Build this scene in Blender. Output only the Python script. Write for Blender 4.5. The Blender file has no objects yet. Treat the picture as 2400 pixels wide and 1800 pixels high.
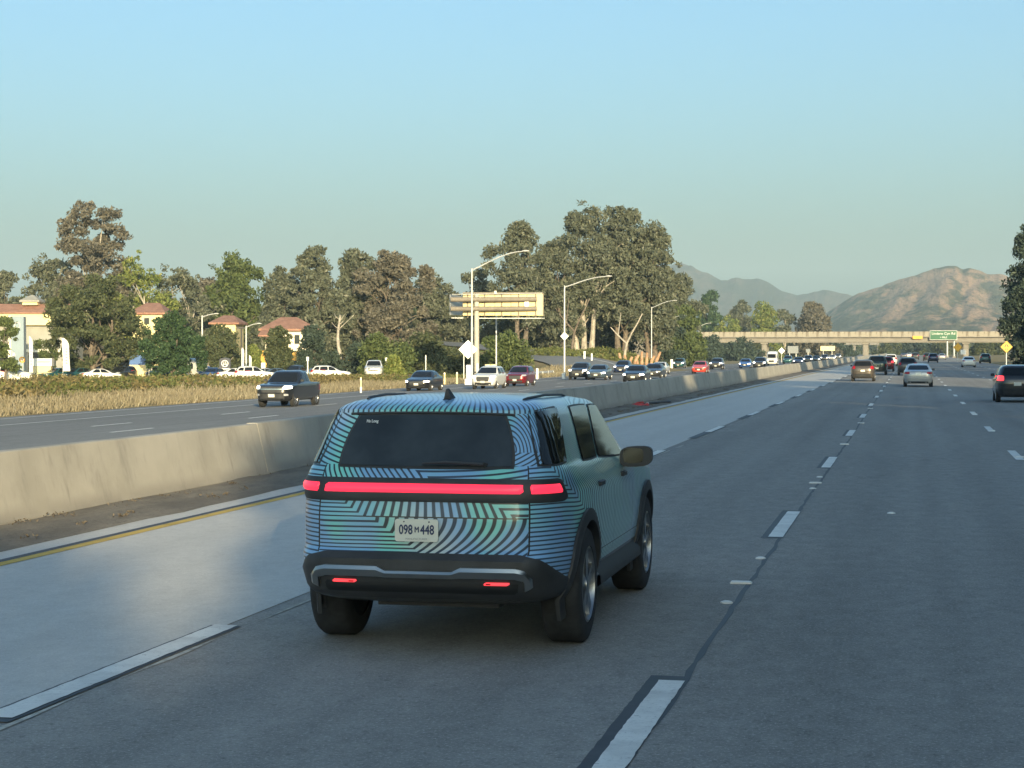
import bpy, bmesh, math, random
import numpy as np
from mathutils import Vector, Matrix
R = math.radians
random.seed(7)
S = bpy.context.scene
COL = S.collection

# ------------------------------------------------------------------ camera
FPX, CH, HZ, VX = 4340.0, 2.14, 822.0, 2133.0      # focal length in photo pixels, camera height, horizon row, road vanishing column
PITCH = math.atan((900 - HZ) / FPX)
YAW = math.atan2((VX - 1200) / FPX, math.cos(PITCH) + (900 - HZ) / FPX * math.sin(PITCH))
cam = bpy.data.cameras.new('camera')
cam.sensor_width = 36; cam.lens = FPX / 2400 * 36; cam.clip_start = 0.1; cam.clip_end = 30000
camo = bpy.data.objects.new('camera', cam); COL.objects.link(camo)
camo.location = (0, 0, CH); camo.rotation_euler = (math.pi / 2 - PITCH, 0, YAW)
S.camera = camo

# ------------------------------------------------------------------ sky, sun, exposure
SUN_EL = R(10.0)
SUN_AZ = math.atan2(0.375, -0.927)                 # where the sun stands, clockwise from +Y
W = bpy.data.worlds.new('World'); S.world = W; W.use_nodes = True
nt = W.node_tree; nt.nodes.clear()
sky = nt.nodes.new('ShaderNodeTexSky'); sky.sky_type = 'NISHITA'; sky.sun_disc = False
sky.sun_elevation = SUN_EL; sky.sun_rotation = SUN_AZ
sky.air_density = 1.0; sky.dust_density = 3.9; sky.ozone_density = 2.9; sky.altitude = 0
bg = nt.nodes.new('ShaderNodeBackground'); bg.inputs[1].default_value = 0.15
tint = nt.nodes.new('ShaderNodeMix'); tint.data_type = 'RGBA'; tint.blend_type = 'MULTIPLY'; tint.inputs[0].default_value = 1.0
tint.inputs[7].default_value = (0.80, 0.97, 1.0, 1)
wo = nt.nodes.new('ShaderNodeOutputWorld')
nt.links.new(sky.outputs[0], tint.inputs[6]); nt.links.new(tint.outputs[2], bg.inputs[0]); nt.links.new(bg.outputs[0], wo.inputs[0])
sl = bpy.data.lights.new('sun', 'SUN'); sl.energy = 5.0; sl.angle = R(0.55); sl.color = (1.0, 0.80, 0.48)
so = bpy.data.objects.new('sun', sl); COL.objects.link(so); so.location = (60, -150, 80)
so.rotation_euler = Vector((-0.375 * math.cos(SUN_EL), 0.927 * math.cos(SUN_EL), -math.sin(SUN_EL))).to_track_quat('-Z', 'Y').to_euler()
S.view_settings.view_transform = 'Standard'; S.view_settings.look = 'None'
S.view_settings.gamma = 1.0; S.view_settings.use_curve_mapping = False
S.view_settings.exposure = 0.97
try:
    S.cycles.volume_bounces = 0; S.cycles.max_bounces = 6; S.cycles.transparent_max_bounces = 4
    S.cycles.use_denoising = True
except Exception: pass

# ------------------------------------------------------------------ pixel -> world helpers (used to survey where things stand)
def ray(x, y):
    a, b = (x - 1200) / FPX, (900 - y) / FPX
    cp, sp = math.cos(PITCH), math.sin(PITCH)
    v = (a, cp + b * sp, -sp + b * cp)
    c, s = math.cos(YAW), math.sin(YAW)
    return (v[0] * c - v[1] * s, v[0] * s + v[1] * c, v[2])
def gp(x, y, z=0.0):
    r = ray(x, y); t = (z - CH) / r[2]; return Vector((r[0] * t, r[1] * t, z))
def dp(x, y, d):
    """point seen at photo pixel x, y at distance d along the camera axis"""
    r = ray(x, y); return Vector((r[0] * d, r[1] * d, CH + r[2] * d))
def zopp(X): return -0.25 - 0.02 * (abs(X) - 11.5)
def gpo(x, y):
    X = -25.0
    for _ in range(12):
        p = gp(x, y, zopp(X)); X = p.x
    return p

# ------------------------------------------------------------------ node / material helpers
def lin(*c):
    return tuple((v / 255 / 12.92 if v / 255 <= 0.04045 else ((v / 255 + 0.055) / 1.055) ** 2.4) for v in c)
class X:
    """tiny expression wrapper over shader math nodes"""
    nt = None
    def __init__(s, v): s.v = v
    @staticmethod
    def m(op, *a, clamp=False):
        n = X.nt.nodes.new('ShaderNodeMath'); n.operation = op; n.use_clamp = clamp
        for i, q in enumerate(a):
            if isinstance(q, X):
                if isinstance(q.v, (int, float)): n.inputs[i].default_value = q.v
                else: X.nt.links.new(q.v, n.inputs[i])
            else: n.inputs[i].default_value = q
        return X(n.outputs[0])
    def __add__(s, o): return X.m('ADD', s, o)
    __radd__ = __add__
    def __sub__(s, o): return X.m('SUBTRACT', s, o)
    def __rsub__(s, o): return X.m('SUBTRACT', o, s)
    def __mul__(s, o): return X.m('MULTIPLY', s, o)
    __rmul__ = __mul__
    def __truediv__(s, o): return X.m('DIVIDE', s, o)
    def __rtruediv__(s, o): return X.m('DIVIDE', o, s)
    def __neg__(s): return X.m('MULTIPLY', s, -1.0)
def xmin(a, b): return X.m('MINIMUM', a, b)
def xmax(a, b): return X.m('MAXIMUM', a, b)
def xabs(a): return X.m('ABSOLUTE', a)
def xgt(a, b): return X.m('GREATER_THAN', a, b)
def xstep(e0, e1, x): 
    n = X.nt.nodes.new('ShaderNodeMapRange'); n.interpolation_type = 'SMOOTHSTEP'
    X.nt.links.new(x.v, n.inputs[0]); n.inputs[1].default_value = e0; n.inputs[2].default_value = e1
    return X(n.outputs[0])
def xmix(a, b, f): 
    n = X.nt.nodes.new('ShaderNodeMix'); n.data_type = 'FLOAT'
    for i, q in ((0, f), (2, a), (3, b)):
        if isinstance(q, X): X.nt.links.new(q.v, n.inputs[i])
        else: n.inputs[i].default_value = q
    return X(n.outputs[0])
def cmix(a, b, f, mode='MIX'):
    n = X.nt.nodes.new('ShaderNodeMix'); n.data_type = 'RGBA'; n.blend_type = mode
    for i, q in ((0, f), (6, a), (7, b)):
        if isinstance(q, X): X.nt.links.new(q.v, n.inputs[i])
        elif isinstance(q, (tuple, list)): n.inputs[i].default_value = tuple(q) + ((1,) if len(q) == 3 else ())
        else: n.inputs[i].default_value = q
    return X(n.outputs[2])
def coords(kind='Object'):
    n = X.nt.nodes.new('ShaderNodeTexCoord'); return X(n.outputs[kind])
def sep(v):
    n = X.nt.nodes.new('ShaderNodeSeparateXYZ'); X.nt.links.new(v.v, n.inputs[0]); return X(n.outputs[0]), X(n.outputs[1]), X(n.outputs[2])
def noise(v, scale, detail=3, rough=0.55, stretch=None):
    if stretch:
        mp = X.nt.nodes.new('ShaderNodeMapping'); mp.inputs[3].default_value = stretch
        X.nt.links.new(v.v, mp.inputs[0]); v = X(mp.outputs[0])
    n = X.nt.nodes.new('ShaderNodeTexNoise'); n.inputs['Scale'].default_value = scale
    n.inputs['Detail'].default_value = detail; n.inputs['Roughness'].default_value = rough
    X.nt.links.new(v.v, n.inputs['Vector']); return X(n.outputs[0])
def bump(h, strength, dist=0.02):
    n = X.nt.nodes.new('ShaderNodeBump'); n.inputs['Strength'].default_value = strength; n.inputs['Distance'].default_value = dist
    X.nt.links.new(h.v, n.inputs['Height']); return X(n.outputs[0])
MATS = {}
def newmat(name):
    m = bpy.data.materials.new(name); m.use_nodes = True
    X.nt = m.node_tree
    return m, m.node_tree.nodes['Principled BSDF']
def setin(b, k, v):
    if isinstance(v, X): X.nt.links.new(v.v, b.inputs[k])
    elif isinstance(v, tuple) and len(v) == 3: b.inputs[k].default_value = v + (1,)
    else: b.inputs[k].default_value = v
def pmat(name, base, rough=0.6, metal=0.0, var=0.0, scale=4.0, coat=0.0, emit=None, estr=0.0, bumps=0.0, spec=None):
    if name in MATS: return MATS[name]
    m, b = newmat(name)
    if var:
        v = coords('Object'); n = noise(v, scale, 4)
        c = cmix(tuple(q * (1 - var) for q in base), tuple(min(1, q * (1 + var)) for q in base), xstep(0.3, 0.7, n))
        setin(b, 'Base Color', c)
        setin(b, 'Roughness', xmix(max(0.02, rough - 0.08), min(1, rough + 0.08), n))
        if bumps: setin(b, 'Normal', bump(noise(v, scale * 8, 2), bumps))
    else:
        setin(b, 'Base Color', tuple(base)); b.inputs['Roughness'].default_value = rough
    b.inputs['Metallic'].default_value = metal
    b.inputs['Coat Weight'].default_value = coat; b.inputs['Coat Roughness'].default_value = 0.08
    if spec is not None: b.inputs['Specular IOR Level'].default_value = spec
    if emit: setin(b, 'Emission Color', tuple(emit)); b.inputs['Emission Strength'].default_value = estr
    MATS[name] = m; return m

# ------------------------------------------------------------------ mesh helpers
class MB:
    def __init__(s): s.v = []; s.f = []
    def add(s, v, f):
        o = len(s.v); s.v += [tuple(q) for q in v]; s.f += [tuple(i + o for i in q) for q in f]; return s
    def box(s, x0, x1, y0, y1, z0, z1):
        v = [(x, y, z) for z in (z0, z1) for y in (y0, y1) for x in (x0, x1)]
        return s.add(v, [(0, 2, 3, 1), (4, 5, 7, 6), (0, 1, 5, 4), (1, 3, 7, 5), (3, 2, 6, 7), (2, 0, 4, 6)])
    def cbox(s, x0, x1, y0, y1, z0, z1, c=0.02):
        """box with chamfered vertical and top edges"""
        def ring(z, k):
            return [(x0 + c + k, y0 + k, z), (x1 - c - k, y0 + k, z), (x1 - k, y0 + c + k, z), (x1 - k, y1 - c - k, z),
                    (x1 - c - k, y1 - k, z), (x0 + c + k, y1 - k, z), (x0 + k, y1 - c - k, z), (x0 + k, y0 + c + k, z)]
        v = ring(z0, 0) + ring(z1 - c, 0) + ring(z1, c)
        f = [tuple(range(7, -1, -1)), tuple(range(16, 24))]
        for a in (0, 8):
            for i in range(8): j = (i + 1) % 8; f.append((a + i, a + j, a + 8 + j, a + 8 + i))
        return s.add(v, f)
    def tube(s, pts, rad, seg=8, cap=True):
        pts = [Vector(p) for p in pts]; n = len(pts)
        if not hasattr(rad, '__len__'): rad = [rad] * n
        v = []; f = []
        up = None
        for i, p in enumerate(pts):
            t = (pts[min(i + 1, n - 1)] - pts[max(i - 1, 0)]).normalized()
            if up is None: up = Vector((1, 0, 0)) if abs(t.x) < 0.8 else Vector((0, 1, 0))
            a = (up - t * up.dot(t)).normalized(); b = t.cross(a); up = a
            for k in range(seg):
                w = 2 * math.pi * k / seg; v.append(p + (a * math.cos(w) + b * math.sin(w)) * rad[i])
        for i in range(n - 1):
            for k in range(seg):
                j = (k + 1) % seg; f.append((i * seg + k, i * seg + j, (i + 1) * seg + j, (i + 1) * seg + k))
        if cap: f.append(tuple(range(seg - 1, -1, -1))); f.append(tuple((n - 1) * seg + k for k in range(seg)))
        return s.add(v, f)
    def lathe(s, prof, seg=24, axis='x', c=(0, 0, 0)):
        """prof: (along axis, radius) list"""
        v = []; f = []
        for a, r in prof:
            for k in range(seg):
                w = 2 * math.pi * k / seg; p, q = r * math.cos(w), r * math.sin(w)
                v.append({'x': (c[0] + a, c[1] + p, c[2] + q), 'y': (c[0] + p, c[1] + a, c[2] + q), 'z': (c[0] + p, c[1] + q, c[2] + a)}[axis])
        for i in range(len(prof) - 1):
            for k in range(seg):
                j = (k + 1) % seg; f.append((i * seg + k, i * seg + j, (i + 1) * seg + j, (i + 1) * seg + k))
        return s.add(v, f)
    def prism(s, poly, y0, y1):
        """poly in (x, z), extruded along y"""
        n = len(poly); v = [(x, y0, z) for x, z in poly] + [(x, y1, z) for x, z in poly]
        f = [tuple(range(n)), tuple(range(2 * n - 1, n - 1, -1))] + [(i, i + n, (i + 1) % n + n, (i + 1) % n) for i in range(n)]
        return s.add(v, f)
    def grid(s, P):
        """P: rows of points"""
        r, c = len(P), len(P[0]); v = [q for row in P for q in row]
        return s.add(v, [(i * c + j, i * c + j + 1, (i + 1) * c + j + 1, (i + 1) * c + j) for i in range(r - 1) for j in range(c - 1)])
    def xf(s, M):
        s.v = [tuple(M @ Vector(q)) for q in s.v]; return s
    def mesh(s, name, m=None, smooth=False, fix=True, angle=40):
        me = bpy.data.meshes.new(name); me.from_pydata(s.v, [], s.f); me.validate()
        if fix:
            bm = bmesh.new(); bm.from_mesh(me); bmesh.ops.recalc_face_normals(bm, faces=bm.faces); bm.to_mesh(me); bm.free()
        if smooth:
            me.shade_smooth() if hasattr(me, 'shade_smooth') else None
            try: me.set_sharp_from_angle(angle=R(angle))
            except Exception: pass
        if m: me.materials.append(m)
        return me
    def build(s, name, m=None, parent=None, smooth=False, fix=True, angle=40):
        return link(name, s.mesh(name, m, smooth, fix, angle), parent)
def link(name, me, parent=None):
    o = bpy.data.objects.new(name, me); COL.objects.link(o)
    if parent: o.parent = parent
    return o
def tag(o, label=None, cat=None, group=None, kind=None):
    if label: o['label'] = label
    if cat: o['category'] = cat
    if group: o['group'] = group
    if kind: o['kind'] = kind
    return o
def empty(name, loc=(0, 0, 0), rz=0, label=None, cat=None, group=None):
    o = bpy.data.objects.new(name, None); COL.objects.link(o); o.location = loc; o.rotation_euler = (0, 0, rz)
    o.empty_display_size = 0.3
    return tag(o, label, cat, group)
def copy_tree(o, parent=None):
    c = o.copy(); COL.objects.link(c); c.parent = parent
    for ch in list(o.children): copy_tree(ch, c)
    return c
def npmesh(name, v, f, m=None):
    """v (n,3), f (m,k) numpy arrays"""
    me = bpy.data.meshes.new(name); k = f.shape[1]
    me.vertices.add(len(v)); me.vertices.foreach_set('co', np.asarray(v, np.float32).ravel())
    me.loops.add(f.size); me.loops.foreach_set('vertex_index', f.astype(np.int32).ravel())
    me.polygons.add(len(f)); me.polygons.foreach_set('loop_start', np.arange(0, f.size, k, dtype=np.int32))
    me.update(calc_edges=True); me.validate()
    if m: me.materials.append(m)
    return me
def text_mesh(txt, size, m, depth=0.0, align='CENTER', bold=0.0):
    cu = bpy.data.curves.new('lettering', 'FONT'); cu.body = txt; cu.size = size; cu.align_x = align; cu.align_y = 'CENTER'; cu.extrude = depth
    o = bpy.data.objects.new('lettering', cu); COL.objects.link(o)
    dg = bpy.context.evaluated_depsgraph_get()
    me = bpy.data.meshes.new_from_object(o.evaluated_get(dg)); me.name = 'lettering'
    bpy.data.objects.remove(o); bpy.data.curves.remove(cu)
    if bold:                                                       # heavier strokes: the same outline set down a few times, slightly apart
        n = len(me.vertices); co = [v.co.copy() for v in me.vertices]; fs = [tuple(p.vertices) for p in me.polygons]; mb = MB()
        for k, (dx, dy) in enumerate(((0, 0), (1, 0), (-1, 0), (0, 1), (0, -1))): mb.add([(v.x + dx * bold, v.y + dy * bold, v.z + 0.0003 * k) for v in co], fs)
        me = mb.mesh('lettering', None, fix=False)
    me.materials.clear(); me.materials.append(m); return me
# ------------------------------------------------------------------ ground and roads
XA, XB, XC, XD, XS, XBAR = -1.50, 2.12, -5.2, -8.88, -9.5, -10.72
XR1, XR2, XEDGE = 5.75, 9.4, 13.2
RAMP = [(-33.5, 215, -0.72), (-37.5, 232, -0.5), (-44, 250, 0.45), (-52, 266, 1.5), (-63, 282, 2.6), (-80, 300, 3.6), (-105, 318, 4.2)]
def rampinfo(x, y):
    best = (1e9, 0)
    for (x0, y0, z0), (x1, y1, z1) in zip(RAMP, RAMP[1:]):
        dx, dy = x1 - x0, y1 - y0
        t = max(0, min(1, ((x - x0) * dx + (y - y0) * dy) / (dx * dx + dy * dy)))
        d = math.hypot(x - x0 - t * dx, y - y0 - t * dy)
        if d < best[0]: best = (d, z0 + t * (z1 - z0))
    return best
def hsh(a, b): 
    v = math.sin(a * 12.9898 + b * 78.233) * 43758.5453; return v - math.floor(v)
def vn(x, y):
    i, j = math.floor(x), math.floor(y); u, w = x - i, y - j; u = u * u * (3 - 2 * u); w = w * w * (3 - 2 * w)
    return (hsh(i, j) * (1 - u) + hsh(i + 1, j) * u) * (1 - w) + (hsh(i, j + 1) * (1 - u) + hsh(i + 1, j + 1) * u) * w
PX = [-9000, -300, -66, -58, -53, -47, -43, -40.5, -39.5, -11.6, -11.0, -10.2, 13, 18, 30, 300, 9000]
PZ = [-1.4, -1.3, -1.25, -0.85, -0.02, -0.2, -0.58, -0.88, -0.93, -0.36, -0.10, -0.06, -0.06, 0.25, 0.6, 0.8, 1.0]
def zground(x, y):
    z = float(np.interp(x, PX, PZ))
    if x < -40:
        k = 1 - max(0, min(1, (y - 105) / 95))                     # the roadside bank runs out before the off-ramp
        base = float(np.interp(x, [-9000, -300, -75, -45, -40], [-1.4, -1.3, -1.25, -1.1, -0.9]))
        z = base + (z - base) * k + (0.35 * vn(x * 0.25, y * 0.12) - 0.12) * k * max(0, min(1, (-41 - x) / 3)) * max(0, min(1, (x + 57) / 4))
        z += 3.2 * math.exp(-((x + 49.5) / 7.5) ** 2 - ((y - 300) / 24) ** 2) * max(0, min(1, (-39 - x) / 4))
    if 190 < y < 420 and x < -34:
        d, rz = rampinfo(x, y)
        w = max(0, min(1, (d - 5.5) / 11)); w = w * w * (3 - 2 * w)
        if rz > -0.6: z = max(z * w + (rz - 0.08) * (1 - w), z if x < -41 and d > 6 else -9)
    return z
gx = sorted(set([-9000, -2500, -700, -300, -180, -130] + [round(-112 + 1.8 * i, 2) for i in range(41)] + [-39.5, -30, -20, -11.6, -11.0, -10.2, 0, 8, 13, 15, 18, 24, 30, 80, 300, 900, 3000, 9000]))
gy = sorted(set([-900, -400, -150, -50, 0, 30] + [40 + 3.2 * i for i in range(120)] + [440, 500, 600, 750, 1000, 1500, 2200, 3200, 5000, 9000]))
m_ground, b = newmat('dry earth')
v = coords('Object'); n1 = noise(v, 0.35, 5, 0.65); n2 = noise(v, 3.0, 4, 0.6); px_, py_, pz_ = sep(v)
c = cmix(lin(120, 104, 66), lin(150, 134, 88), xstep(0.3, 0.7, n1)); c = cmix(c, lin(92, 96, 52), xstep(0.55, 0.75, noise(v, 0.08, 4)) * 0.8)
c = cmix(c, lin(84, 72, 52), xstep(0.5, 0.8, n2) * 0.6)
setin(b, 'Base Color', c); b.inputs['Roughness'].default_value = 0.95; setin(b, 'Normal', bump(n2, 0.6, 0.1))
mb = MB().grid([[(x, y, zground(x, y)) for y in gy] for x in gx])
tag(mb.build('ground', m_ground, smooth=True, angle=80), 'dry earth ground reaching to the hills', kind='structure')

def asphalt(name, c0, c1, lanes, contrast=1.0):
    m, b = newmat(name); v = coords('Object'); x, y, z = sep(v)
    big = noise(v, 0.20, 4, 0.6, (1.0, 0.15, 1)); fine = noise(v, 4.5, 6, 0.85, (1, 0.6, 1)); grain = noise(v, 42.0, 3, 0.85); grain2 = noise(v, 17.0, 4, 0.8)
    k_ = 0.15 * contrast
    c = cmix(tuple(q * (1 - k_) for q in c0), tuple(q * (1 + k_) for q in c1), xstep(0.34, 0.66, big * 0.4 + fine * 0.6))
    # wheel paths: polished, a little darker bands along each lane; oil drip in the lane centre
    ph = None
    for lc in lanes:
        for o, w, a in ((-0.85, 0.50, 0.55), (0.85, 0.50, 0.55), (0, 0.25, 0.40)):
            t = xabs(x - (lc + o)) / w; g = X.m('SUBTRACT', 1.0, xmin(t, 1.0)) * a
            ph = g if ph is None else ph + g
    if ph is not None: c = cmix(c, tuple(q * 0.62 for q in c0), xmin(ph * xstep(0.25, 0.75, noise(v, 0.55, 4, 0.65, (1, 0.10, 1))) * contrast, 1.0))
    # patches, stains, aggregate
    c = cmix(c, tuple(q * 0.6 for q in c0), xstep(0.60, 0.70, noise(v, 0.7, 5, 0.75, (1, 0.30, 1))) * 0.45 * contrast)
    c = cmix(c, tuple(min(1, q * 1.35) for q in c1), xstep(0.60, 0.72, noise(v, 0.33, 5, 0.75, (1, 0.22, 1))) * 0.40 * contrast)
    c = cmix(c, tuple(min(1, q * 1.8) for q in c1), xstep(0.52, 0.64, grain) * 0.60 * contrast)
    c = cmix(c, tuple(q * 0.42 for q in c0), xstep(0.54, 0.66, grain2) * 0.50 * contrast)
    c = cmix(c, tuple(q * 0.35 for q in c0), xstep(0.66, 0.74, noise(v, 1.9, 5, 0.85)) * 0.55 * contrast); c = cmix(c, tuple(min(1, q * 1.6) for q in c1), xstep(0.64, 0.74, noise(v, 2.7, 6, 0.9)) * 0.45 * contrast)
    setin(b, 'Base Color', c); setin(b, 'Roughness', 0.85 + 0.12 * fine)
    b.inputs['Specular IOR Level'].default_value = 0.22
    setin(b, 'Normal', bump(grain + 0.8 * grain2, 0.5, 0.012)); return m
m_asph = asphalt('worn asphalt', (0.250, 0.244, 0.226), (0.305, 0.296, 0.274), [(XC + XA) / 2, (XA + XB) / 2, (XB + XR1) / 2, (XR1 + XR2) / 2])
m_asph2 = asphalt('grey asphalt', (0.19, 0.19, 0.183), (0.24, 0.24, 0.23), [-14.6, -18.2, -21.9, -27.2, -31.3], 0.6)
m_conc = asphalt('lane concrete', (0.50, 0.495, 0.465), (0.56, 0.555, 0.52), [(XD + XC) / 2], 0.35)
def roadpaint(name, c0, wear):
    m, b = newmat(name); v = coords('Object'); n1 = noise(v, 7.0, 6, 0.8); n2 = noise(v, 1.3, 4, 0.7); n3 = noise(v, 30.0, 3, 0.8)
    c = cmix(c0, tuple(q * 0.72 for q in c0), xstep(0.4, 0.7, n2)); c = cmix(c, tuple(q * 0.55 for q in c0), xstep(0.52, 0.7, n3) * 0.5)
    c = cmix(c, (0.16, 0.158, 0.15), xstep(0.62 - wear, 0.70 - wear, n1 * 0.7 + n3 * 0.3) * 0.85)
    setin(b, 'Base Color', c); b.inputs['Roughness'].default_value = 0.75; b.inputs['Specular IOR Level'].default_value = 0.25; return m
m_white = roadpaint('road paint white', (0.80, 0.80, 0.75), 0.04)
m_yell = roadpaint('road paint yellow', (0.62, 0.43, 0.10), 0.05)
m_black = pmat('contrast paint black', (0.045, 0.047, 0.05), 0.6, var=0.3, scale=5)

def strip(name, x0, x1, z, y0, y1, m, parent=None, n=40, zf=None, kind=None, label=None):
    ys = [y0 + (y1 - y0) * (i / n) ** 2 for i in range(n + 1)] if y0 >= 0 else [y0 + (y1 - y0) * i / n for i in range(n + 1)]
    f = zf or (lambda x: z)
    o = MB().grid([[(x, y, f(x) + (z if zf else 0)) for y in ys] for x in (x0, x1)]).build(name, m, parent)
    if kind: tag(o, label, kind=kind)
    return o
road = strip('road', XC, XEDGE, 0.0, -80, 1400, m_asph, kind='structure', label='dark worn asphalt freeway lanes')
hov = strip('concrete_road', XS, XC, 0.004, -80, 1400, m_conc, kind='structure', label='pale concrete lane beside the median')
opp = strip('opposite_road', -39.2, -11.6, 0.0, -80, 1400, m_asph2, zf=zopp, kind='structure', label='grey opposite carriageway beyond the median barrier')
m_dirt, b = newmat('median dirt'); v = coords('Object'); n1 = noise(v, 1.3, 5, 0.7, (1, 0.3, 1)); n2 = noise(v, 12, 4, 0.7)
c = cmix(lin(98, 94, 86), lin(132, 126, 114), xstep(0.3, 0.7, n1)); c = cmix(c, lin(70, 65, 58), xstep(0.5, 0.75, n2) * 0.7)
c = cmix(c, lin(66, 64, 62), xstep(0.5, 0.72, noise(v, 0.35, 4, 0.7, (1, 0.3, 1))) * 0.7)
setin(b, 'Base Color', c); b.inputs['Roughness'].default_value = 0.95; setin(b, 'Normal', bump(n2 + n1, 0.8, 0.05))
ys = [-60 + 1.0 * i for i in range(260)] + [210, 260, 340, 450, 600, 800, 1100, 1400]
mb = MB().grid([[(x + (0.10 * (vn(yy * 0.7, 3) - 0.5) + 0.08 * (vn(yy * 2.3, 9) - 0.5) if k == 3 else 0), yy, z + (0.05 * vn(yy * 0.9, k * 3.1) if 0 < k < 3 else 0)) for yy in ys]
                for k, (x, z) in enumerate(((-11.0, 0.03), (-10.45, 0.04), (-10.0, 0.03), (-9.42, 0.0065)))])
med = mb.build('median_dirt', m_dirt, smooth=True); tag(med, 'dirt and litter strip along the barrier foot', kind='structure')

# lane dashes, edge lines and reflectors: parts of the road they are painted on
def quadmesh(name, x0, x1, L, m):
    return MB().add([(x0, 0, 0), (x1, 0, 0), (x1, L, 0), (x0, L, 0)], [(0, 1, 2, 3)]).mesh(name, m)
def wornmesh(name, w, L, m, seed):
    rnd = random.Random(seed); n = 46; a = []; c_ = []
    for i in range(n + 1):
        y = L * i / n; a.append((-w + rnd.uniform(-.004, .004), y, 0)); c_.append((w + rnd.uniform(-.004, .004), y, 0))
    return MB().grid([a, c_]).mesh(name, m)
PER = 12.9; D0 = 8.45
dashm = [wornmesh('lane_dash', 0.085, 3.45, m_white, k) for k in range(3)]
bordm = wornmesh('contrast_border', 0.125, 3.75, m_black, 9)
for xl, off, par in ((XA, 0.0, road), (XB, 3.2, road), (XR1, 0.6, road), (XR2, 1.5, road)):
    for k in range(-1, 34 if xl in (XA, XB) else 22):
        y = D0 + off + PER * k
        if y > 420 or (xl > 4 and y < 80): continue
        z = 0.008
        if xl == XA and y < 160:
            o = link('contrast_border', bordm, par); o.location = (xl - 0.035, y - 0.12, 0.004)
        o = link('lane_dash', dashm[k % 3], par); o.location = (xl, y, z)
blackdash = wornmesh('contrast_dash', 0.10, 3.6, m_black, 4)
hdash = wornmesh('lane_dash', 0.095, 3.7, m_white, 5); hb = wornmesh('contrast_border', 0.125, 3.8, m_black, 6)
for k in range(0, 30):
    y = 9.85 + PER * k
    if y < 160: o = link('contrast_border', hb, hov); o.location = (XC + 0.02, y - 0.1, 0.009)
    o = link('lane_dash', hdash, hov); o.location = (XC + 0.02, y, 0.0135)
    if k > 1: o = link('contrast_dash', blackdash, hov); o.location = (XC + 0.02, y - 3.75, 0.0125)
strip('edge_line', XD - 0.075, XD + 0.075, 0.0085, -40, 900, m_yell, hov, 60)
strip('edge_groove', XD - 0.20, XD - 0.095, 0.0075, -40, 900, m_black, hov, 60)
strip('edge_line', XR2 + 3.35, XR2 + 3.47, 0.006, 60, 900, m_white, road, 30)
for xl, solid, off in ((-14.3, 0, 0), (-17.9, 0, 5), (-21.7, 0, 2), (-25.5, 0, 0.5), (-28.9, 0, 6.4), (-33.7, 1, 0), (-37.9, 1, 0)):
    if solid:
        strip('edge_line', xl - 0.09, xl + 0.09, 0.006, 20, 700, m_white, opp, 40, zf=zopp)
    else:
        for k in range(1, 22):
            y = 30 + off + PER * k; o = link('lane_dash', dashm[k % 3], opp); o.location = (xl, y, zopp(xl) + 0.008)
m_refl = pmat('marker white', (0.72, 0.72, 0.68), 0.4)
mk_bar = MB().cbox(-0.10, 0.10, -0.05, 0.05, 0, 0.022, 0.012).mesh('pavement_marker', m_refl)
mk_dot = MB().lathe([(0, 0.055), (0.012, 0.05), (0.02, 0.03), (0.022, 0.001)], 10, 'z').mesh('pavement_marker', m_refl)
for px_, py_, big in ((1737, 1368, 1), (1783, 1310, 0), (1703, 1414, 0), (1911, 1133, 1), (1905, 1146, 0), (1921, 1119, 0), (1979, 1042, 1), (2018, 992, 1), (2040, 958, 1), (2389, 1072, 1), (2324, 1010, 1), (2284, 971, 1), (2256, 945, 1), (2089, 1204, 0)):
    p = gp(px_, py_); o = link('pavement_marker', mk_bar if big else mk_dot, road); o.location = (p.x, p.y, 0.002)
# the longitudinal joint that follows the lane line, crack-filled and wandering
rnd = random.Random(3); a = []; c_ = []
for i in range(420):
    y = 6 + i * 0.35; w = 0.012 + 0.016 * rnd.random(); xx = XA + 0.06 + 0.05 * (vn(y * 0.35, 2) - 0.5) + 0.02 * (rnd.random() - 0.5)
    a.append((xx - w, y, 0.003)); c_.append((xx + w, y, 0.003))
MB().grid([a, c_]).build('crack_seal', m_black, road)
a = []; c_ = []
for i in range(300):
    y = 8 + i * 0.4; w = 0.02 + 0.05 * vn(y * 1.7, 5); xx = XC + 0.17 + 0.05 * (vn(y * 0.6, 2) - 0.5); w *= 0.55 * max(0.05, vn(y * 0.9, 7) * 2 - 0.6)
    a.append((xx - w * 0.4, y, 0.0055)); c_.append((xx + w, y, 0.0055))
MB().grid([a, c_]).build('joint_sand', pmat('joint sand', lin(176, 174, 164), 0.9, var=0.3, scale=8), road)

# ------------------------------------------------------------------ median barrier: one cast segment every six metres
m_bar, b = newmat('barrier concrete'); v = coords('Object'); geo = X.nt.nodes.new('ShaderNodeObjectInfo')
x, y, z = sep(v); n0 = noise(v, 0.6, 5, 0.65); n1 = noise(v, 2.5, 5, 0.7, (1, 1, 0.25)); n2 = noise(v, 26, 3, 0.7)
c = cmix((0.335, 0.32, 0.275), (0.44, 0.42, 0.365), xstep(0.3, 0.7, n0))
c = cmix(c, (0.24, 0.23, 0.205), xstep(0.50, 0.72, n1) * 0.6); c = cmix(c, (0.16, 0.155, 0.145), xstep(0.60, 0.70, noise(v, 1.1, 5, 0.75, (1, 1.6, 0.16))) * 0.5 * xstep(0.95, 0.5, z)); c = cmix(c, (0.10, 0.10, 0.10), xstep(0.66, 0.72, noise(v, 0.8, 3, 0.6, (1, 0.25, 6.0))) * 0.30 * xstep(0.7, 0.4, z))
c = cmix(c, (0.17, 0.16, 0.145), xstep(0.30, 0.02, z) * xstep(0.3, 0.6, n0) * 0.7)
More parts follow.
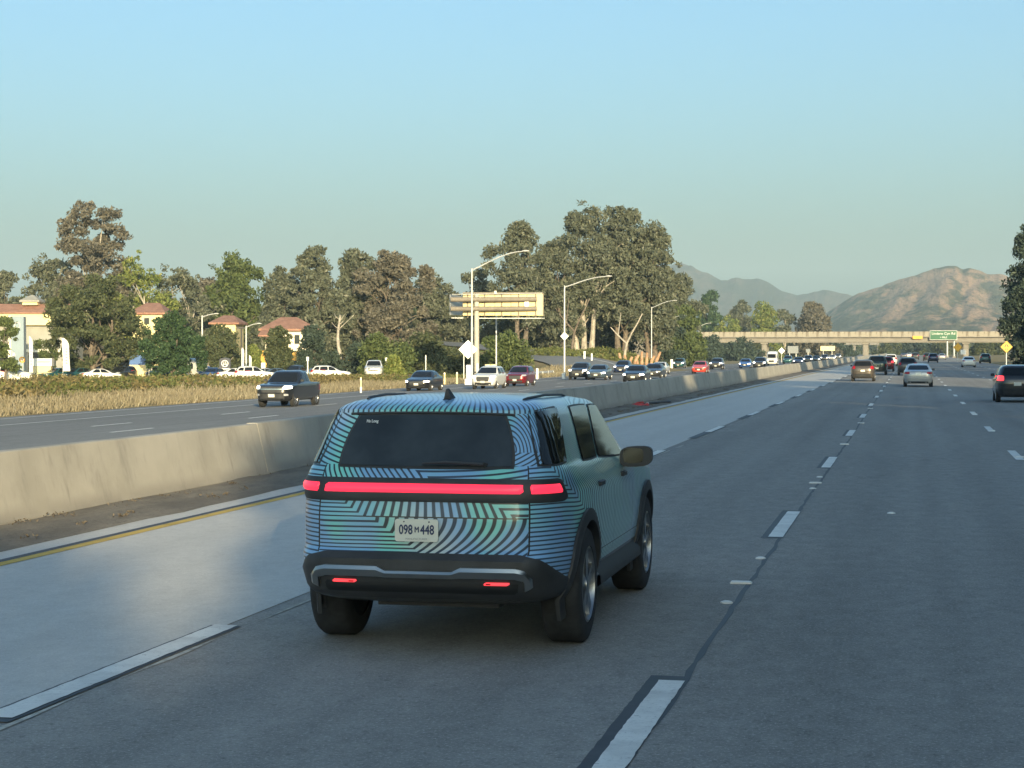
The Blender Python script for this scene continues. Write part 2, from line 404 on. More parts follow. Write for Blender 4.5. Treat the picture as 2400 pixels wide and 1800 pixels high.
c = cmix(c, (0.20, 0.19, 0.17), xstep(0.72, 0.80, n2) * 0.4)
rv = X(geo.outputs['Random']); c = cmix(c, (0.30, 0.30, 0.28), rv * 0.22)
setin(b, 'Base Color', c); b.inputs['Roughness'].default_value = 0.9; setin(b, 'Normal', bump(n1 + n2 * 0.5, 0.25, 0.02))
bar = empty('concrete_barrier', (-11.0, 0, 0), label='long sloped concrete barrier between the two carriageways', cat='barrier')
prof = [(0.30, -0.45), (0.30, 0.06), (0.285, 0.10), (0.10, 0.885), (0.085, 0.9), (-0.085, 0.9), (-0.10, 0.885), (-0.30, 0.06), (-0.30, -0.45)]
SEG = 6.0
def barseg(L, n):
    mbb = MB(); rows = []
    for i in range(n + 1):
        rows.append([(px, L * i / n, pz) for px, pz in prof])
    mbb.grid(rows); k = len(prof); mbb.f.append(tuple(range(k))); mbb.f.append(tuple(n * k + i for i in range(k - 1, -1, -1)))
    return mbb.mesh('barrier_segment', m_bar)
bm_ = barseg(SEG - 0.005, 2); i = 0
y = -12.0
while y < 330:
    o = link('barrier_segment', bm_, bar); o.location = (0.004 * math.sin(i * 2.7), y, 0.006 * math.sin(i * 1.9)); y += SEG; i += 1
bl = barseg(60 - 0.03, 2)
while y < 900:
    o = link('barrier_segment', bl, bar); o.location = (0, y, 0); y += 60

# ------------------------------------------------------------------ far hills
def hillmat(name, tan, green, dark, s):
    m, b = newmat(name); v = coords('Object'); st = (1, 0.22, 1.0); n1 = noise(v, 0.0060 * s, 5, 0.6, st); n2 = noise(v, 0.024 * s, 4, 0.65, st); n3 = noise(v, 0.07 * s, 3, 0.7, st)
    f = xstep(0.44, 0.54, n1 * 0.65 + n2 * 0.35)
    c = cmix(tan, green, f); c = cmix(c, dark, xstep(0.58, 0.70, n3) * 0.8)
    c = cmix(c, dark, xstep(0.54, 0.64, n2) * 0.6); c = cmix(c, dark, xstep(0.60, 0.68, noise(v, 0.16 * s, 2, 0.6, st)) * 0.7)
    setin(b, 'Base Color', c); b.inputs['Roughness'].default_value = 1.0; b.inputs['Specular IOR Level'].default_value = 0.05
    setin(b, 'Normal', bump(n3 + n2, 1.0, 6.0)); return m
m_hill1 = hillmat('chaparral near', lin(172, 140, 114), lin(98, 94, 74), lin(58, 64, 52), 1.0)
m_hill2 = hillmat('chaparral far', lin(96, 86, 76), lin(68, 70, 60), lin(48, 54, 48), 0.8)
def hill(name, D, sil, depth, m, seed, label, spur):
    xs = []; h = []
    for px, py in sil:
        p = dp(px, py, D); xs.append(p.x / p.y); h.append((p.z + 1.2) / p.y)
    nx, ny = 200, 64; rows = []
    for i in range(nx + 1):
        u = xs[0] + (xs[-1] - xs[0]) * i / nx; row = []
        for j in range(ny + 1):
            t = j / ny                                    # 0 at the foot nearest the road, 0.62 on the ridge, 1 behind it
            Y = D - depth * (0.62 - t) * 1.6
            hr = float(np.interp(u, xs, h)) * D
            k = t / 0.62 if t < 0.62 else (1 - t) / 0.38
            k = max(0, k); prof_ = k ** 1.15 * (1.35 - 0.35 * k)
            w = u * D / 90.0
            gull = abs(vn(w * 0.75 - spur * k * 1.5 + seed, 0.6 * k + seed) - 0.5) * 2
            gull2 = abs(vn(w * 2.1 - spur * k * 2.6 + seed * 2, 1.2 * k + 5) - 0.5) * 2
            gull3 = abs(vn(w * 5.0 - spur * k * 4 + seed * 3, 2.4 * k + 9) - 0.5) * 2
            cut = (1 - gull) * 0.26 + (1 - gull2) * 0.12 + (1 - gull3) * 0.05
            z = hr * prof_ * (1 - cut * math.sin(math.pi * min(1, k)) * 0.9) + hr * 0.010 * (vn(w * 9, k * 20) - 0.5) * 2
            row.append((u * Y, Y, -1.3 + z))
        rows.append(row)
    o = MB().grid(rows).build(name, m, smooth=True, angle=70); return tag(o, label, kind='structure')
hill('mountain', 5200, [(1380, 760), (1480, 690), (1540, 628), (1588, 611), (1619, 619), (1646, 633), (1658, 634), (1692, 654), (1727, 647), (1757, 651), (1780, 649), (1804, 661), (1834, 679), (1869, 690), (1903, 682), (1934, 676), (1984, 687), (2011, 692), (2100, 712), (2200, 740), (2350, 770)], 1700, m_hill2, 3.0,
     'far dusty grey mountain ridge behind the trees and overpass', 0.6)
hill('mountain', 3300, [(1780, 812), (1850, 790), (1900, 765), (1950, 722), (1985, 700), (2011, 684), (2061, 669), (2107, 652), (2149, 640), (2175, 630), (2203, 621), (2222, 618), (2242, 619), (2249, 624), (2257, 629), (2264, 626), (2272, 623), (2290, 628), (2315, 638), (2353, 639), (2368, 646), (2420, 662), (2500, 690), (2620, 730), (2780, 790)], 1500, m_hill1, 11.0,
     'brown and green chaparral hill with double peak behind overpass', 1.3)

# ------------------------------------------------------------------ overpass
YO = 640.0
def ox(px): 
    r = ray(px, HZ); return r[0] / r[1] * YO
def oz(py, px=2100): 
    r = ray(px, py); return CH + r[2] / r[1] * YO
m_oc = pmat('overpass concrete', (0.22, 0.205, 0.18), 0.9, var=0.12, scale=0.5)
m_rail, b = newmat('weathered parapet'); v = coords('Object'); n1 = noise(v, 0.5, 4, 0.7, (1, 1, 0.2)); n2 = noise(v, 1.7, 4, 0.7)
c = cmix((0.31, 0.285, 0.235), (0.13, 0.105, 0.08), xstep(0.5, 0.68, n1)); c = cmix(c, (0.33, 0.22, 0.14), xstep(0.6, 0.7, n2) * 0.6)
setin(b, 'Base Color', c); b.inputs['Roughness'].default_value = 0.95
ov = empty('overpass', (0, YO, 0), label='concrete road bridge crossing the freeway before the hills', cat='bridge')
xl, xr = ox(1624) - 3, ox(2420) + 4
zt, zm, zb = oz(777), oz(789), oz(803)
MB().box(xl, xr, -0.3, 12.3, zm - 0.25, zm).add(*(lambda q: (q.v, q.f))(MB().box(xl + 1.5, xr, 1.2, 10.8, zb, zm - 0.25))).build('deck', m_oc, ov)
MB().cbox(xl + 1.5, xr, 0.9, 1.2, zb + 0.25, zm - 0.4, 0.02).build('girder', m_oc, ov)
for yy in (-0.3, 12.0):
    par_ = empty('parapet', (0, 0, 0)); par_.parent = ov
    n = 34; L = (xr - xl) / n
    pm = MB().cbox(0.02, L - 0.02, 0, 0.3, 0, zt - zm, 0.05).mesh('parapet_panel', m_rail)
    for k in range(n):
        o = link('parapet_panel', pm, par_); o.location = (xl + k * L, yy, zm)
for px in (1790, 2028, 2264):
    xx = ox(px)
    for yy in (2.0, 9.2):
        MB().cbox(xx - 0.95, xx + 0.95, yy, yy + 1.6, -1.0, zb, 0.25).build('pier', m_oc, ov)
    MB().cbox(xx - 1.25, xx + 1.25, 1.4, 10.8, zb - 0.5, zb + 0.01, 0.1).build('pier_cap', m_oc, ov)
MB().prism([(xl - 26, -1.3), (xl + 9, -1.3), (xl + 2, zb - 0.4), (xl + 1.2, zm), (xl - 26, zm)], 0.2, 12).build('abutment', m_dirt, ov)
MB().prism([(xr - 7, -1.3), (xr + 26, -1.3), (xr + 26, zm), (xr - 1.0, zm), (xr - 1.6, zb - 0.4)], 0.2, 12).build('abutment', m_dirt, ov)
m_sgreen = pmat('sign green', lin(28, 92, 62), 0.5); m_swhite = pmat('sign white', (0.75, 0.75, 0.72), 0.5); m_sorange = pmat('sign orange', (0.85, 0.40, 0.04), 0.5)
m_syel = pmat('sign yellow', (0.80, 0.42, 0.03), 0.5); m_sblack = pmat('sign black', (0.02, 0.02, 0.02), 0.5); m_alu = pmat('sign aluminium', (0.45, 0.46, 0.46), 0.45, 0.6, var=0.1, scale=2)
m_galv = pmat('galvanised steel', (0.50, 0.51, 0.50), 0.5, 0.35, var=0.12, scale=1.5)
def letter(txt, size, m, parent, loc, rot=(math.pi / 2, 0, 0), sx=1.0, name='lettering', bold=0.0):
    o = link(name, text_mesh(txt, size, m, bold=bold), parent); o.location = loc; o.rotation_euler = rot; o.scale = (sx, 1, 1); return o
sx0, sx1 = ox(2179), ox(2243); sz0, sz1 = oz(797), oz(775)
g = empty('guide_sign', ((sx0 + sx1) / 2, YO - 0.9, (sz0 + sz1) / 2), label='green freeway guide sign hung on the overpass', cat='sign')
w2, h2 = (sx1 - sx0) / 2, (sz1 - sz0) / 2
MB().cbox(-w2, w2, 0, 0.12, -h2, h2, 0.03).build('border', m_swhite, g)
MB().cbox(-w2 + 0.12, w2 - 0.12, -0.02, 0.01, -h2 + 0.12, h2 - 0.12, 0.01).build('panel', m_sgreen, g)
letter('Lindero Cyn Rd', 1.15, m_swhite, g, (0, -0.04, 0.55), sx=1.05); letter('1 MILE', 0.85, m_swhite, g, (0, -0.04, -0.75))
for s in (-1, 1): MB().box(s * w2 * 0.6 - 0.08, s * w2 * 0.6 + 0.08, 0.12, 0.62, -0.3, 0.3).build('bracket', m_galv, g)
sx0, sx1 = ox(2139), ox(2162)
g = empty('work_sign', ((sx0 + sx1) / 2, YO - 0.5, oz(791)), label='blank orange panel on the overpass girder', cat='sign')
w2 = (sx1 - sx0) / 2; MB().cbox(-w2, w2, 0, 0.06, -0.5, 0.5, 0.03).build('panel', m_sorange, g)
for s in (-1, 1): MB().box(s * w2 * 0.7 - 0.05, s * w2 * 0.7 + 0.05, 0.06, 0.3, -0.3, 0.3).build('bracket', m_galv, g)
# second bridge further down the freeway
YO2 = 1250.0
o2 = empty('overpass', (0, YO2, 0), label='small second bridge seen far under the first overpass', cat='bridge')
k2 = YO2 / YO; x0, x1 = ox(1900) * k2, ox(2060) * k2
MB().box(x0, x1, 0, 10, 6.0, 8.4).build('deck', m_oc, o2); MB().cbox(x0, x1, -0.3, 0, 8.4, 9.8, 0.05).build('parapet', m_rail, o2)
for q in (0.15, 0.62, 0.97): MB().cbox(x0 + (x1 - x0) * q, x0 + (x1 - x0) * q + 1.8, 2, 8, -1.3, 6.0, 0.2).build('pier', m_oc, o2)

# ------------------------------------------------------------------ haze
def haze(density):
    m = bpy.data.materials.new('haze air'); m.use_nodes = True; t = m.node_tree; t.nodes.clear()
    vol = t.nodes.new('ShaderNodeVolumePrincipled'); vol.inputs['Color'].default_value = (0.66, 0.88, 1.0, 1); vol.inputs['Density'].default_value = density
    vol.inputs['Anisotropy'].default_value = 0.0
    ou = t.nodes.new('ShaderNodeOutputMaterial'); t.links.new(vol.outputs[0], ou.inputs['Volume'])
    o = MB().box(-9500, 9500, -1000, 9500, -2.6, 420).build('haze', m); tag(o, 'thin pale haze in the air', kind='stuff')
haze(0.00015)
class Shell:
    """car body as a stack of rounded plan outlines; rows of (z, rear y, front y, half width)"""
    def __init__(s, rows, n=7.5, n2=None):
        s.rows = np.array(rows, float); s.nn = (n, n2 or n); s.z0, s.z1 = s.rows[0, 0], s.rows[-1, 0]
    def ex(s, z): return float(np.interp(z, (1.20, 1.36), s.nn))
    def at(s, z): return [float(np.interp(z, s.rows[:, 0], s.rows[:, k])) for k in (1, 2, 3)]
    def pt(s, z, c, sn):
        yr, yf, w = s.at(z); yc, b = (yr + yf) / 2, (yf - yr) / 2; e = 2 / s.ex(z)
        return (w * math.copysign(abs(sn) ** e, sn), yc + b * math.copysign(abs(c) ** e, c), z)
    def side(s, y, z):
        yr, yf, w = s.at(z); yc, b = (yr + yf) / 2, (yf - yr) / 2
        n = s.ex(z); return w * max(0.0, 1 - abs((y - yc) / b) ** n) ** (1 / n)
    def end(s, x, z, front=False):
        yr, yf, w = s.at(z); yc, b = (yr + yf) / 2, (yf - yr) / 2
        n = s.ex(z); k = b * max(0.0, 1 - abs(x / w) ** n) ** (1 / n)
        return yc + k if front else yc - k
HERO = [(0.36, -0.74, 3.77, 0.82), (0.4, -0.9, 3.91, 0.92), (0.46, -0.985, 3.98, 0.965), (0.6, -1.03, 4.04, 0.995), (0.7, -1.03, 4.06, 1.003), (0.735, -1.0, 4.06, 1.004), (0.76, -0.975, 4.06, 1.005), (0.98, -0.965, 4.05, 1.008), (1.06, -0.955, 3.97, 1.005), (1.12, -0.95, 3.73, 1.0), (1.16, -0.945, 3.31, 0.993), (1.2, -0.935, 2.79, 0.982), (1.25, -0.915, 2.59, 0.965), (1.3, -0.885, 2.49, 0.942), (1.34, -0.855, 2.43, 0.917), (1.42, -0.81, 2.31, 0.887), (1.55, -0.74, 2.13, 0.842), (1.68, -0.665, 1.95, 0.79), (1.72, -0.655, 1.85, 0.765), (1.745, -0.6, 1.73, 0.738), (1.77, -0.47, 1.36, 0.69), (1.79, -0.25, 1.15, 0.615), (1.805, 0.02, 0.9, 0.48), (1.815, 0.22, 0.65, 0.3)]
def ring_params(sh, zref, n):
    """angles giving even spacing along the outline at height zref; starts at the rear centre, runs to the right side"""
    q = np.linspace(0, 1, 1201)[:-1]; q = np.where(q < 0.5, 0.5 * (2 * q) ** 5, 1 - 0.5 * (2 - 2 * q) ** 5)
    T = np.append(np.concatenate([math.pi + math.pi / 2 * (k + q) for k in range(4)]), 3 * math.pi); P = np.array([sh.pt(zref, math.cos(t), -math.sin(t))[:2] for t in T])
    L = np.concatenate([[0], np.cumsum(np.hypot(*np.diff(P, axis=0).T))]); s = np.linspace(0, L[-1], n + 1)
    t = np.interp(s, L, T); return t[:-1], s[:-1], L[-1]
def zrows(sh, step):
    out = []
    for a, b in zip(sh.rows[:, 0], sh.rows[1:, 0]):
        k = max(1, int(round((b - a) / step))); out += [a + (b - a) * i / k for i in range(k)]
    return out + [sh.z1]
def shell_mesh(sh, name, m, zref, n, step, uv=False, offset=0.0):
    t, s, L = ring_params(sh, zref, n); zs = zrows(sh, step)
    V = [sh.pt(z, math.cos(a), -math.sin(a)) for z in zs for a in t]
    F = [(i * n + j, i * n + (j + 1) % n, (i + 1) * n + (j + 1) % n, (i + 1) * n + j) for i in range(len(zs) - 1) for j in range(n)]
    F.append(tuple(range(n - 1, -1, -1))); F.append(tuple((len(zs) - 1) * n + j for j in range(n)))
    me = bpy.data.meshes.new(name); me.from_pydata(V, [], F)
    if uv:
        ul = me.uv_layers.new(name='wrap')
        us = [q if q < L / 2 else q - L for q in s]
        for p in me.polygons:
            ids = [me.loops[l].vertex_index for l in p.loop_indices]
            for l, vi in zip(p.loop_indices, ids):
                u = us[vi % n]
                if max(us[q % n] for q in ids) - min(us[q % n] for q in ids) > L / 2 and u < 0: u += L
                ul.data[l].uv = (u, V[vi][2])
    me.materials.append(m); me.shade_smooth()
    try: me.set_sharp_from_angle(angle=R(38))
    except Exception: pass
    return me
def sq(a, b, k=0.30):
    return a * math.sqrt(1 - k * b * b / 2), b * math.sqrt(1 - k * a * a / 2)
def bil(c, a, b):
    s, t = (a + 1) / 2, (b + 1) / 2
    return [c[0][i] * (1 - s) * (1 - t) + c[1][i] * s * (1 - t) + c[2][i] * s * t + c[3][i] * (1 - s) * t for i in (0, 1)]
def lsp(n): return [-1 + 2 * i / n for i in range(n + 1)]
def side_panel(sh, sg, corners, off=0.006, n=8, k=0.3):
    """corners (y, z): bottom rear, bottom front, top front, top rear"""
    P = []
    for b in lsp(n):
        row = []
        for a in lsp(n):
            y, z = bil(corners, *sq(a, b, k)); row.append((sg * (sh.side(y, z) + off), y, z + off * 0.3))
        P.append(row)
    return MB().grid(P)
def flat_window(sh, sg, corners, off=0.006, n=8, k=0.1):
    """pane with little curvature of its own, seated just outside the body, with an edge that runs back into it"""
    C3 = [Vector((sh.side(y, z), y, z)) for y, z in corners]; G = []
    for b in lsp(n):
        row = []
        for a in lsp(n):
            p, q = sq(a, b, k); s, t = (p + 1) / 2, (q + 1) / 2
            row.append(C3[0] * (1 - s) * (1 - t) + C3[1] * s * (1 - t) + C3[2] * s * t + C3[3] * (1 - s) * t)
        G.append(row)
    d = max(0.35 * (sh.side(p.y, p.z) - p.x) + 0.65 * 0 for r in G for p in r)
    P = [[(sg * (0.45 * (p.x + d) + 0.55 * max(p.x, sh.side(p.y, p.z)) + off), p.y, p.z) for p in r] for r in G]
    P = [[(sg * max(abs(x), sh.side(y, z) + off * 0.7), y, z) for x, y, z in r] for r in P]
    return MB().grid(P)
def end_panel(sh, corners, off=0.006, front=False, n=10, k=0.0, m=None):
    """corners (x, z): bottom left, bottom right, top right, top left"""
    P = []
    for b in lsp(m or n):
        row = []
        for a in lsp(n):
            x, z = bil(corners, *sq(a, b, k)); yy = sh.end(x, z, front); row.append((x, yy + (off if front else -off), z + off * 0.3))
        P.append(row)
    return MB().grid(P)
def rect(x0, x1, z0, z1): return [(x0, z0), (x1, z0), (x1, z1), (x0, z1)]

# ------------------------------------------------------------------ shared vehicle materials
m_glass = pmat('dark car glass', (0.012, 0.014, 0.016), 0.04, spec=0.35)
m_glass2 = pmat('tinted glass', (0.034, 0.042, 0.047), 0.08, spec=0.5, var=0.35, scale=2.2)
m_tyre = pmat('tyre rubber', (0.028, 0.029, 0.030), 0.85, var=0.3, scale=12)
m_rim = pmat('alloy rim', (0.45, 0.46, 0.47), 0.32, 0.8)
m_rimd = pmat('dark alloy', (0.10, 0.105, 0.11), 0.35, 0.7)
m_clad = pmat('black plastic cladding', (0.036, 0.038, 0.040), 0.55, var=0.2, scale=6)
m_plate = pmat('plate white', (0.70, 0.69, 0.60), 0.45)
m_chrome = pmat('chrome trim', (0.62, 0.62, 0.60), 0.16, 1.0)
m_head = pmat('headlight clear', (0.55, 0.57, 0.58), 0.15, 0.3)
m_headon = pmat('headlight lit', (0.8, 0.8, 0.75), 0.2, emit=(1.0, 0.94, 0.80), estr=5.0)
m_tail = pmat('taillight red', (0.34, 0.012, 0.018), 0.2)
m_tailon = pmat('taillight lit', (0.5, 0.02, 0.03), 0.25, emit=(1.0, 0.06, 0.07), estr=0.9)
PAINT = {}
def paint(name, c, metal=0.3, rough=0.32):
    if name not in PAINT: PAINT[name] = pmat('car paint ' + name, c, rough, metal, coat=0.9)
    return PAINT[name]
for nm, c in dict(black=(0.012, 0.013, 0.015), charcoal=(0.04, 0.042, 0.045), white=(0.74, 0.74, 0.70), silver=(0.42, 0.43, 0.43), grey=(0.13, 0.135, 0.14), brown=(0.085, 0.072, 0.06), crimson=(0.20, 0.012, 0.02),
                  red=(0.62, 0.06, 0.03), blue=(0.03, 0.12, 0.38), navy=(0.015, 0.03, 0.09), teal=(0.02, 0.09, 0.10), slate=(0.08, 0.12, 0.16), green=(0.035, 0.06, 0.055)).items(): paint(nm, c, 0.0 if nm in ('white', 'red', 'black') else 0.35)

def wheel_meshes(r, w, rim, spokes=5, seg=28):
    q = w / 2
    t = MB().lathe([(-q, r * 0.66), (-q, r * 0.86), (-q * 0.92, r * 0.95), (-q * 0.72, r), (q * 0.72, r), (q * 0.92, r * 0.95), (q, r * 0.86), (q, r * 0.66)], seg)
    g = MB().lathe([(q * 0.2, r * 0.60), (q * 0.96, r * 0.66), (q * 1.01, r * 0.62), (q * 0.55, r * 0.58), (q * 0.3, r * 0.5), (q * 0.25, r * 0.02)], seg)
    bk = MB().lathe([(-q * 0.9, r * 0.68), (-q * 0.5, r * 0.03)], seg); t.add(bk.v, bk.f)  # wheel's inner face takes the tyre colour to paint in the darkness there
    for k in range(spokes):
        a = 2 * math.pi * k / spokes
        for da, ww in ((-0.13, 0.05), (0.13, 0.05)):
            M = Matrix.Rotation(a + da, 4, 'X')
            s = MB().box(q * 0.45, q * 0.90, -r * ww, r * ww, r * 0.08, r * 0.63); s.xf(M); g.add(s.v, s.f)
    h = MB().lathe([(q * 0.5, r * 0.16), (q * 0.95, r * 0.14), (q * 0.98, r * 0.02)], 12); g.add(h.v, h.f)
    return t.mesh('tyre', m_tyre, True), g.mesh('rim', rim, True)
def add_wheels(root, tm, rm, xo, ys, r):
    for y in ys:
        for sg in (-1, 1):
            wl = empty('wheel', (sg * xo, y, r), 0 if sg > 0 else math.pi); wl.parent = root
            link('tyre', tm, wl)
            if rm: link('rim', rm, wl)

# ------------------------------------------------------------------ the camouflaged SUV
def camo_material():
    m, b = newmat('wavy stripe vehicle wrap')
    uvn = X.nt.nodes.new('ShaderNodeUVMap'); uvn.uv_map = 'wrap'
    u, v, _ = sep(X(uvn.outputs[0])); oc = coords('Object'); x, y, z = sep(oc)
    au = xabs(u); f = lambda a: X.m('FRACT', a)
    # tailgate, lower half: level lines that turn into wide sweeping arcs
    dn = xmax(0.985 - v, 0.0) / 0.245
    uc = -0.38 + dn * 0.36
    P3 = (xmax(u, uc) + 0.19 * dn * dn) / 0.070
    # tailgate, upper half
    dn2 = (1.11 - v) / 0.13
    P2 = xmin(xmax(u, -0.62 + dn2 * 0.20), 0.44 + dn2 * 0.25) / (0.056 * (1.0 + (1.11 - v)))
    # strip between light bar and glass
    vv = v - 0.10 * xmax(u, 0.0) * xmax(u, 0.0)
    P1 = (xmin(u, -0.10 + (1.335 - vv) * 1.7) + 0.55 * (vv - 1.28)) / 0.045
    # rear quarters: level lines, folding into chevrons on the flank
    vw = v + 0.012 * X.m('SINE', au * 5.0)
    chev = 1.22 - (u - 1.08) / 2.6 + 0.25 * (v - 1.0)
    P4r = xmin(vw, chev) / 0.031
    P4l = xmax(vw, -1.0 * xmin(0.0 - (0.93 - (au - 0.80) * 1.6), 0.0) * 0.0 + xmin(vw, 5.0)) / 0.031
    P4 = xmix(P4l, P4r, xgt(u, 0.0))
    # pillars beside the rear glass
    du, dv = u - 0.62, v - 1.46
    rr = X.m('SQRT', du * du + dv * dv)
    P5r = xmix((v - 0.35 * u) / 0.030, rr / 0.036, xgt(v, 1.43))
    P5l = (v + 0.22 * u) / 0.034
    P5s = (v * 1.0 + 0.35 * u) / 0.028
    P5 = xmix(P5l, xmix(P5r, P5s, xgt(u, 1.06)), xgt(u, 0.0))
    # roof
    P6 = (x + 0.5 * (y + 0.6) * xstep(0.0, 0.6, x) + 0.12 * X.m('SINE', y * 3.0)) / 0.040
    gate = xgt(0.755, au)
    low = xmix(P4, xmix(P3, P2, xgt(v, 0.982)), gate)
    mid = xmix(P4, P1, gate)
    ph = xmix(low, mid, xgt(v, 1.17)); ph = xmix(ph, P5, xgt(v, 1.338)); ph = xmix(ph, P6, xgt(v, 1.695))
    ph = ph + 0.16 * noise(oc, 3.0, 2)
    tri = xabs(f(ph) - 0.5) * 2.0
    wide = gate * xgt(1.12, v) * xstep(-0.5, -0.2, u)
    duty = 0.36 + 0.06 * wide
    line = 1.0 - xstep(-0.10, 0.10, tri - duty)
    flank = xstep(1.7, 3.2, u)
    line = line * (1.0 - 0.42 * flank) * (1.0 - 0.75 * xstep(1.73, 1.80, v))
    teal, blue, pale = (0.21, 0.64, 0.56), (0.22, 0.43, 0.68), (0.60, 0.63, 0.58)
    n1 = noise(oc, 1.5, 2); n2 = noise(oc, 1.1, 2)
    bl = xmin(xstep(0.42, 0.60, n1) + xstep(0.62, 0.85, au) * 0.75 * xstep(1.5, 1.0, au) + xstep(1.72, 1.78, v), 1.0)
    base = cmix(teal, blue, bl)
    cen = xstep(0.34, 0.0, xabs(u + 0.03 - 0.5 * (0.98 - v))) * xstep(1.2, 0.9, v) * gate
    base = cmix(base, pale, xmin(cen * 0.75 + xstep(0.60, 0.72, n2) * 0.35, 1.0))
    base = cmix(base, (0.42, 0.66, 0.66), xstep(1.3, 2.4, u) * 0.65)
    dark = cmix((0.022, 0.030, 0.034), (0.030, 0.050, 0.085), bl)
    c = cmix(base, dark, line)
    # seams between panels, unpainted sill cladding
    seam = xgt(0.006, xabs(au - 0.762)) * xgt(1.34, v) * xgt(v, 0.735) + xgt(0.0045, xabs(v - 0.982)) * gate
    for us in (1.98, 3.02, 3.98): seam = seam + xgt(0.004, xabs(au - us)) * xgt(1.7, v) * xgt(v, 0.56)
    seam = seam + xgt(0.004, xabs(v - 0.62)) * xgt(au, 1.6)
    c = cmix(c, (0.012, 0.013, 0.014), xmin(seam, 1.0))
    clad = xgt(0.53, v)
    c = cmix(c, (0.03, 0.032, 0.034), clad)
    setin(b, 'Base Color', c); setin(b, 'Roughness', 0.36 + 0.22 * line); b.inputs['Coat Weight'].default_value = 0.6; b.inputs['Coat Roughness'].default_value = 0.10
    setin(b, 'Normal', bump(noise(oc, 7.0, 2), 0.03, 0.02))
    return m
def hero():
    root = empty('suv', (-3.315, 13.40, 0), label='large SUV in teal and blue striped camouflage wrap in front', cat='suv')
    sh = Shell(HERO, 7.5, 9.5); mc = camo_material()
    me = shell_mesh(sh, 'body', mc, 1.0, 220, 0.022, uv=True)
    # wheel wells cut from the body
    tmp = bpy.data.objects.new('cut', me); COL.objects.link(tmp); cutters = []
    tmp.data.materials.append(m_clad)
    for y in (0.0, 3.075):
        for sg in (-1, 1):
            cm = MB().lathe([(-0.36, 0.001), (-0.36, 0.475), (0.36, 0.475), (0.36, 0.001)], 48, c=(sg * 0.98, y, 0.43)).mesh('cutter', m_clad)
            co = bpy.data.objects.new('cutter', cm); COL.objects.link(co); cutters.append(co)
            md = tmp.modifiers.new('b', 'BOOLEAN'); md.object = co; md.operation = 'DIFFERENCE'; md.solver = 'EXACT'; md.material_mode = 'TRANSFER'
    dg = bpy.context.evaluated_depsgraph_get(); dg.update()
    bme = bpy.data.meshes.new_from_object(tmp.evaluated_get(dg))
    for o in cutters + [tmp]: bpy.data.objects.remove(o)
    bme.name = 'body'; body = link('body', bme, root)
    try: bme.set_sharp_from_angle(angle=R(38))
    except Exception: pass
    P = lambda mbb, n, m, par=root, sm=True: mbb.build(n, m, par, sm)
    # rear glass with dark frit border and wiper
    P(end_panel(sh, [(-0.665, 1.312), (0.665, 1.312), (0.56, 1.692), (-0.56, 1.692)], 0.004, n=16, k=0.16), 'window_seal', m_clad)
    rg = P(end_panel(sh, [(-0.645, 1.328), (0.645, 1.328), (0.545, 1.682), (-0.545, 1.682)], 0.010, n=16, k=0.16), 'rear_window', m_glass2)
    yb = sh.end(0.2, 1.35) - 0.03
    wp = MB().tube([(-0.02, yb, 1.352), (0.15, yb - 0.01, 1.362), (0.42, yb, 1.350)], [0.006, 0.011, 0.012], 6); wp.tube([(0.42, yb, 1.350), (0.44, yb + 0.03, 1.345)], 0.016, 8)
    P(wp, 'wiper', m_clad)
    st = text_mesh('Ha Long', 0.034, m_swhite, bold=0.001); o = link('sticker', st, rg); xq, zq = -0.43, 1.638
    sl_ = math.atan2(sh.end(xq, zq + 0.03) - sh.end(xq, zq - 0.03), 0.06)
    o.location = (xq, sh.end(xq, zq) - 0.018, zq); o.rotation_euler = (math.pi / 2 - sl_, 0, 0.02); o.scale = (0.75, 1, 1)
    # roof lip over the glass
    lip = []
    for q in lsp(18):
        xx = q * 0.60; yy = sh.end(xx * 0.98, 1.715); lip.append((xx, yy - 0.012, 1.700 - 0.012 * q * q))
    P(MB().tube(lip, 0.009, 8), 'roof_spoiler', mc if False else m_clad)
    # side glass
    for sg in (-1, 1):
        for nm, c in (('quarter_window', [(-0.79, 1.345), (-0.40, 1.352), (-0.02, 1.728), (-0.585, 1.712)]), ('side_window', [(0.21, 1.328), (0.78, 1.322), (1.17, 1.712), (0.48, 1.716)]), ('side_window', [(0.87, 1.318), (1.96, 1.276), (1.66, 1.695), (1.27, 1.706)])):
            big = [(c[0][0] - 0.03, c[0][1] - 0.016), (c[1][0] + 0.03, c[1][1] - 0.016), (c[2][0] + 0.025, c[2][1] + 0.010), (c[3][0] - 0.025, c[3][1] + 0.010)]
            P(side_panel(sh, sg, big, 0.003, 10, 0.10), 'window_seal', m_clad)
            P(flat_window(sh, sg, c, 0.010, 10, 0.10), nm, m_glass)
        for y in (0.62, 1.74):
            hd = MB(); hd.cbox(-0.012, 0.02, -0.11, 0.11, -0.018, 0.018, 0.008); o = P(hd, 'door_handle', m_clad); o.location = (sg * (sh.side(y, 1.13) + 0.002), y, 1.13)
            if sg < 0: o.rotation_euler = (0, 0, math.pi)
        # mirror on its stalk
        mr = MB(); rows = []
        for i in range(9):
            t = i / 8; yy = 0.13 - 0.23 * t; k = math.sqrt(max(0.02, 1 - (1 - min(1, t * 1.35)) ** 2)); 
            rows.append([(0.125 + 0.135 * k * math.copysign(abs(math.cos(a)) ** 0.6, math.cos(a)), yy, 0.085 * k * math.copysign(abs(math.sin(a)) ** 0.6, math.sin(a)) + 0.012 * math.cos(a)) for a in [2 * math.pi * j / 20 for j in range(21)]])
        mr.grid(rows); mr.f.append(tuple(8 * 21 + j for j in range(20))); mr.tube([(-0.03, 0.03, -0.07), (0.10, 0.0, -0.055)], [0.03, 0.022], 8)
